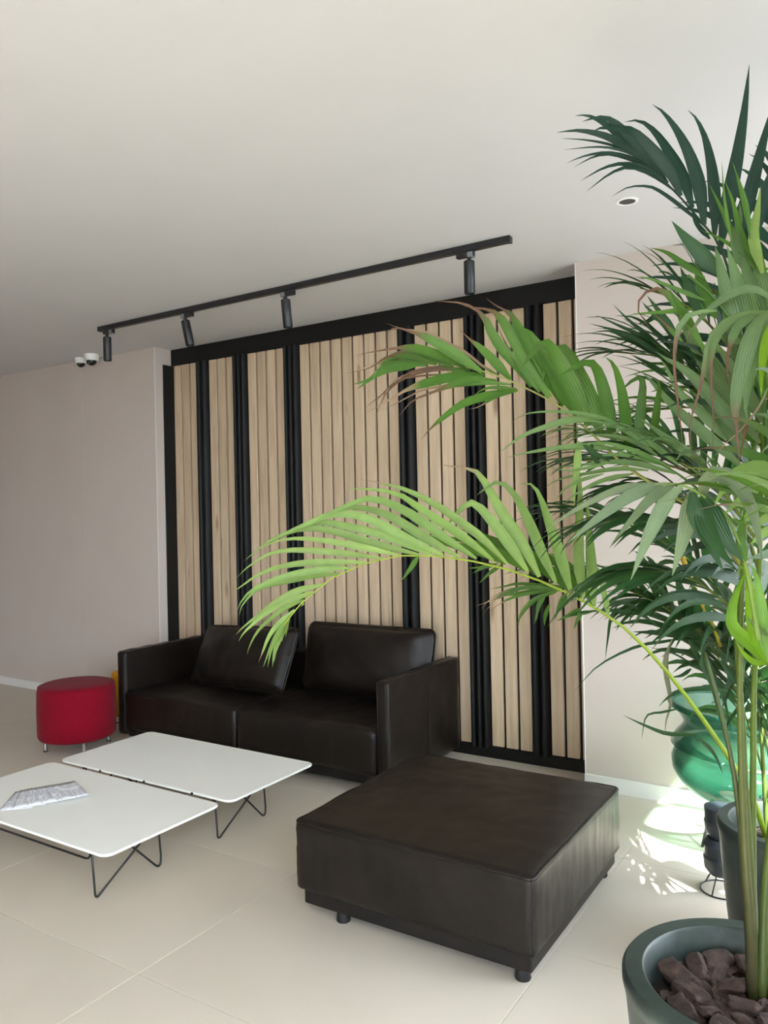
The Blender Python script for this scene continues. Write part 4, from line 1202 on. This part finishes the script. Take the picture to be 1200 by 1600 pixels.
# drooping straps with dry ends
traced(front, fE, E_, [
    ([(1230, 260), (1150, 205), (1070, 195), (960, 240), (850, 320), (760, 430), (712, 535)], dict(w=13, tip=BROWN, at=.78)),
    ([(900, 320), (790, 330), (710, 370), (665, 480), (652, 640), (672, 850), (690, 1000), (705, 1150)], dict(w=11, tip=BROWN, at=.28)),
    ([(1200, 330), (1080, 335), (950, 390), (860, 500), (820, 690), (780, 850), (745, 970), (752, 1190)], dict(w=13, tip=BROWN, at=.5)),
    ([(1200, 325), (1060, 345), (920, 450), (872, 580), (870, 780), (882, 1000), (872, 1170)], dict(w=10, tip=BROWN, at=.42)),
    ([(1150, 325), (1030, 410), (975, 540), (960, 660), (975, 770)], dict(w=15, tip=BROWN, at=.4)),
    ([(1210, 330), (1130, 400), (1060, 600), (1010, 850), (1015, 1000), (1030, 1230)], dict(w=25, tip=BROWN, at=.58)),
    ([(1250, 340), (1160, 430), (1100, 650), (1065, 850), (1080, 970)], dict(w=24)),
    ([(1220, 380), (1180, 560), (1165, 700), (1160, 830)], dict(w=15, col=GREEN_Y)),
    ([(1110, 940), (1070, 1010), (1050, 1100), (1030, 1220)], dict(w=10, tip=BROWN, at=.02)),
    ([(1200, 770), (1150, 880), (1040, 1020), (950, 1100), (878, 1185)], dict(w=6, tip=TAN, at=.02)),
], 1.74, 1.72, GREEN_P, 14, tilt=.3)
# fine dark spray on the left of E, against the wall
J_path = [(1130, 700, 2.2), (1090, 630, 2.2), (1053, 565, 2.2), (1018, 528, 2.2), (985, 505, 2.2)]
fJ = front.frond([at(*p) for p in J_path], [.005, .003, .0015], GREEN_D)
traced(front, fJ, E_, [
    [(650, 600), (480, 480), (330, 410), (190, 345)], [(650, 640), (480, 520), (350, 450), (150, 395)], [(640, 610), (500, 470), (380, 370), (290, 282)],
    [(640, 620), (450, 510), (390, 495), (300, 530)], [(640, 560), (540, 440), (420, 360), (305, 350)], [(620, 620), (400, 500), (270, 440), (158, 452)],
    [(640, 715), (500, 630), (393, 575)], [(690, 700), (580, 560), (460, 430), (340, 360)], [(720, 660), (620, 520), (520, 420), (440, 330)],
    [(700, 620), (640, 480), (560, 380), (480, 300)], [(720, 760), (640, 680), (560, 590)], [(740, 620), (680, 500), (600, 440)], [(800, 720), (700, 560), (640, 450)],
    [(780, 640), (720, 540), (640, 470)], [(560, 330), (500, 380), (430, 400)], [(760, 560), (680, 480), (560, 470)],
    [(700, 870), (620, 810), (560, 790)], [(680, 900), (600, 780), (500, 720), (400, 690)],
], 2.2, 2.24, GREEN_D, 8, tilt=.5)

# frond D: pale drooping straps in the middle
D_ = (850, 520, 3.2)
D_path = [(1185, 1000, 1.80), (1165, 882, 1.78), (1140, 814, 1.77), (1115, 788, 1.77), (1094, 772, 1.77), (1066, 758, 1.78), (1035, 755, 1.79)]
fD = front.frond([at(*p) for p in D_path], [.006, .004, .0025], (.2, .3, .06))
traced(front, fD, D_, [
    ([(745, 775), (738, 850), (700, 1020), (640, 1218)], dict(w=27)), ([(690, 768), (620, 830), (530, 1000), (433, 1238)], dict(w=24)),
    ([(650, 760), (540, 820), (440, 930), (332, 1062)], dict(w=17)), ([(610, 756), (440, 810), (270, 925), (108, 1058)], dict(w=20)),
    ([(580, 755), (400, 775), (250, 835), (100, 920), (0, 1000)], dict(w=12)),
    ([(800, 830), (800, 760), (870, 705), (980, 780), (1050, 930), (1092, 1145)], dict(w=26)),
    ([(1180, 690), (1060, 670), (960, 700), (890, 790), (850, 870)], dict(w=22, col=GREEN_L)),
    ([(1180, 730), (1060, 770), (960, 850), (890, 920)], dict(w=18, col=GREEN_L)), ([(1180, 830), (1090, 860), (1020, 920), (960, 980)], dict(w=17, col=GREEN_L)),
    ([(1180, 900), (1100, 930), (1030, 990)], dict(w=15, col=GREEN_L)), ([(1180, 980), (1100, 1000), (1030, 1060)], dict(w=15, col=GREEN_L)),
    ([(1180, 1090), (1100, 1110), (1020, 1130)], dict(w=16, col=GREEN_M)), ([(1010, 1140), (980, 1050), (985, 960), (1000, 900)], dict(w=16, col=GREEN_M)),
    ([(800, 825), (850, 930), (920, 1050), (1000, 1150)], dict(w=32, col=GREEN_D)), ([(780, 830), (820, 960), (880, 1080), (960, 1180)], dict(w=30, col=GREEN_D)),
    ([(740, 800), (760, 920), (830, 1060), (900, 1200)], dict(w=26, col=GREEN_D)),
], 1.77, 1.74, (.125, .175, .09), 18, tilt=.3)
# frond H: thin light leaflets reaching left in front of the panelling
H_path = [(1190, 860, 1.95), (1120, 790, 1.95), (1050, 735, 1.95), (985, 710, 1.95), (930, 695, 1.95)]
fH = front.frond([at(*p) for p in H_path], [.005, .003, .0015], GREEN_M)
traced(front, fH, B2, [
    ([(900, 930), (700, 830), (500, 790), (320, 785), (180, 800), (75, 860)], dict(w=6)), ([(700, 830), (480, 840), (300, 890), (150, 950), (0, 1060)], dict(w=11)),
    ([(820, 1040), (600, 1020), (400, 1030), (200, 1060), (50, 1092)], dict(w=11)), ([(1000, 1020), (820, 900), (640, 850), (520, 850)], dict(w=7)),
    ([(1100, 1060), (900, 930), (740, 880), (600, 910)], dict(w=8)), ([(1060, 1080), (900, 980), (700, 940), (560, 960)], dict(w=8)),
    ([(1100, 1130), (900, 1040), (700, 990), (520, 1010)], dict(w=9)), ([(1150, 1160), (960, 1090), (760, 1070), (560, 1100)], dict(w=9)),
    ([(1180, 1200), (1000, 1150), (800, 1120), (560, 1140), (380, 1160)], dict(w=9)), ([(1200, 1140), (1050, 1020), (900, 900), (780, 850)], dict(w=9)),
    ([(1000, 1180), (800, 1170), (600, 1200), (400, 1240), (300, 1300)], dict(w=8)), ([(900, 1200), (700, 1240), (520, 1330), (420, 1420)], dict(w=8)),
    ([(760, 1120), (600, 1160), (460, 1180), (340, 1160)], dict(w=5)), ([(700, 1200), (560, 1240), (440, 1300), (380, 1380)], dict(w=6)),
    ([(620, 1000), (640, 1100), (720, 1180)], dict(w=8, col=GREEN_D)), ([(560, 1000), (640, 1060), (760, 1130)], dict(w=9, col=GREEN_D)),
    ([(530, 980), (520, 1150), (500, 1300), (505, 1420)], dict(w=12, col=GREEN_L)),
], 1.96, 2.0, (.10, .18, .055), 8, tilt=.4)

# the young bright shoot at the right edge
fY = front.frond([at(1215, 1120, 1.86), at(1208, 1070, 1.86), at(1203, 1035, 1.86)], [.008, .007, .006], (.3, .42, .05), name='young_shoot')
traced(front, fY, PX, [
    ([(1203, 1038), (1180, 990), (1173, 945), (1170, 910), (1160, 884), (1150, 900)], dict(w=21)),
    ([(1203, 1038), (1170, 1005), (1144, 980), (1143, 950), (1156, 912), (1168, 890)], dict(w=22)),
    ([(1204, 1036), (1194, 985), (1188, 935), (1180, 895), (1170, 880)], dict(w=20, col=(.12, .24, .05))),
    ([(1200, 1036), (1178, 1034), (1160, 1018), (1149, 1000)], dict(w=10)), ([(1205, 1030), (1208, 980), (1215, 930)], dict(w=20)),
    ([(1200, 1020), (1190, 990), (1165, 962)], dict(w=16, col=GREEN_P)),
], 1.86, 1.82, GREEN_Y, 20, tilt=.35)

# grown fronds: rear fill and the part of the crown outside the right edge
grownpx(front, [(1195, 720, 2.05), (1170, 600, 2.1), (1120, 520, 2.15), (1060, 470, 2.2), (1000, 450, 2.25)], 14, .34, .024, GREEN_D, vee=.4, start=.1)
grownpx(front, [(1200, 780, 2.1), (1170, 680, 2.15), (1110, 600, 2.2), (1040, 560, 2.25), (960, 550, 2.3)], 16, .34, .024, GREEN_D, vee=.2, start=.1)
grownpx(front, [(1190, 900, 2.1), (1150, 800, 2.15), (1080, 740, 2.2), (1000, 720, 2.25), (910, 720, 2.3)], 18, .34, .028, GREEN_D, vee=.1, start=.1)
grownpx(front, [(1190, 960, 2.1), (1150, 880, 2.15), (1080, 830, 2.2), (1000, 810, 2.25), (920, 820, 2.3)], 18, .34, .028, GREEN_D, vee=.0, start=.1, droop=.8)
grownpx(front, [(1180, 1000, 2.1), (1130, 940, 2.15), (1070, 900, 2.2), (1000, 890, 2.25), (940, 900, 2.3)], 16, .34, .028, GREEN_D, vee=-.1, start=.1, droop=.8)
grownpx(front, [(1200, 640, 2.1), (1210, 500, 2.15), (1225, 380, 2.2), (1230, 280, 2.25)], 12, .36, .026, GREEN_T, vee=.4, start=.1)
for pth in ([(1245, 800, 1.92), (1290, 600, 1.9), (1380, 460, 1.9), (1500, 420, 1.95)], [(1245, 820, 1.92), (1330, 720, 1.8), (1440, 680, 1.75), (1560, 720, 1.75)],
            [(1230, 780, 1.95), (1240, 600, 2.2), (1270, 460, 2.4), (1320, 380, 2.55)],
            [(1240, 860, 1.9), (1300, 820, 1.7), (1370, 820, 1.55), (1440, 860, 1.45)]):
    grownpx(front, pth, 20, .40, .026, GREEN_M, vee=.35, start=.1, tip=BROWN)
grownpx(front, [(1180, 840, 2.0), (1130, 770, 2.03), (1070, 725, 2.06), (1000, 695, 2.1), (930, 680, 2.14)], 18, .30, .018, (.07, .14, .045), vee=.2, start=.1, droop=.7)
grownpx(front, [(1190, 780, 2.2), (1150, 690, 2.25), (1090, 640, 2.3), (1030, 640, 2.35)], 14, .32, .030, GREEN_M, vee=.3, start=.05, droop=.5)
grownpx(front, [(1195, 960, 2.25), (1140, 850, 2.3), (1070, 790, 2.35), (990, 770, 2.4)], 16, .36, .034, GREEN_D, vee=.1, start=.05, droop=.7)
front.finish()
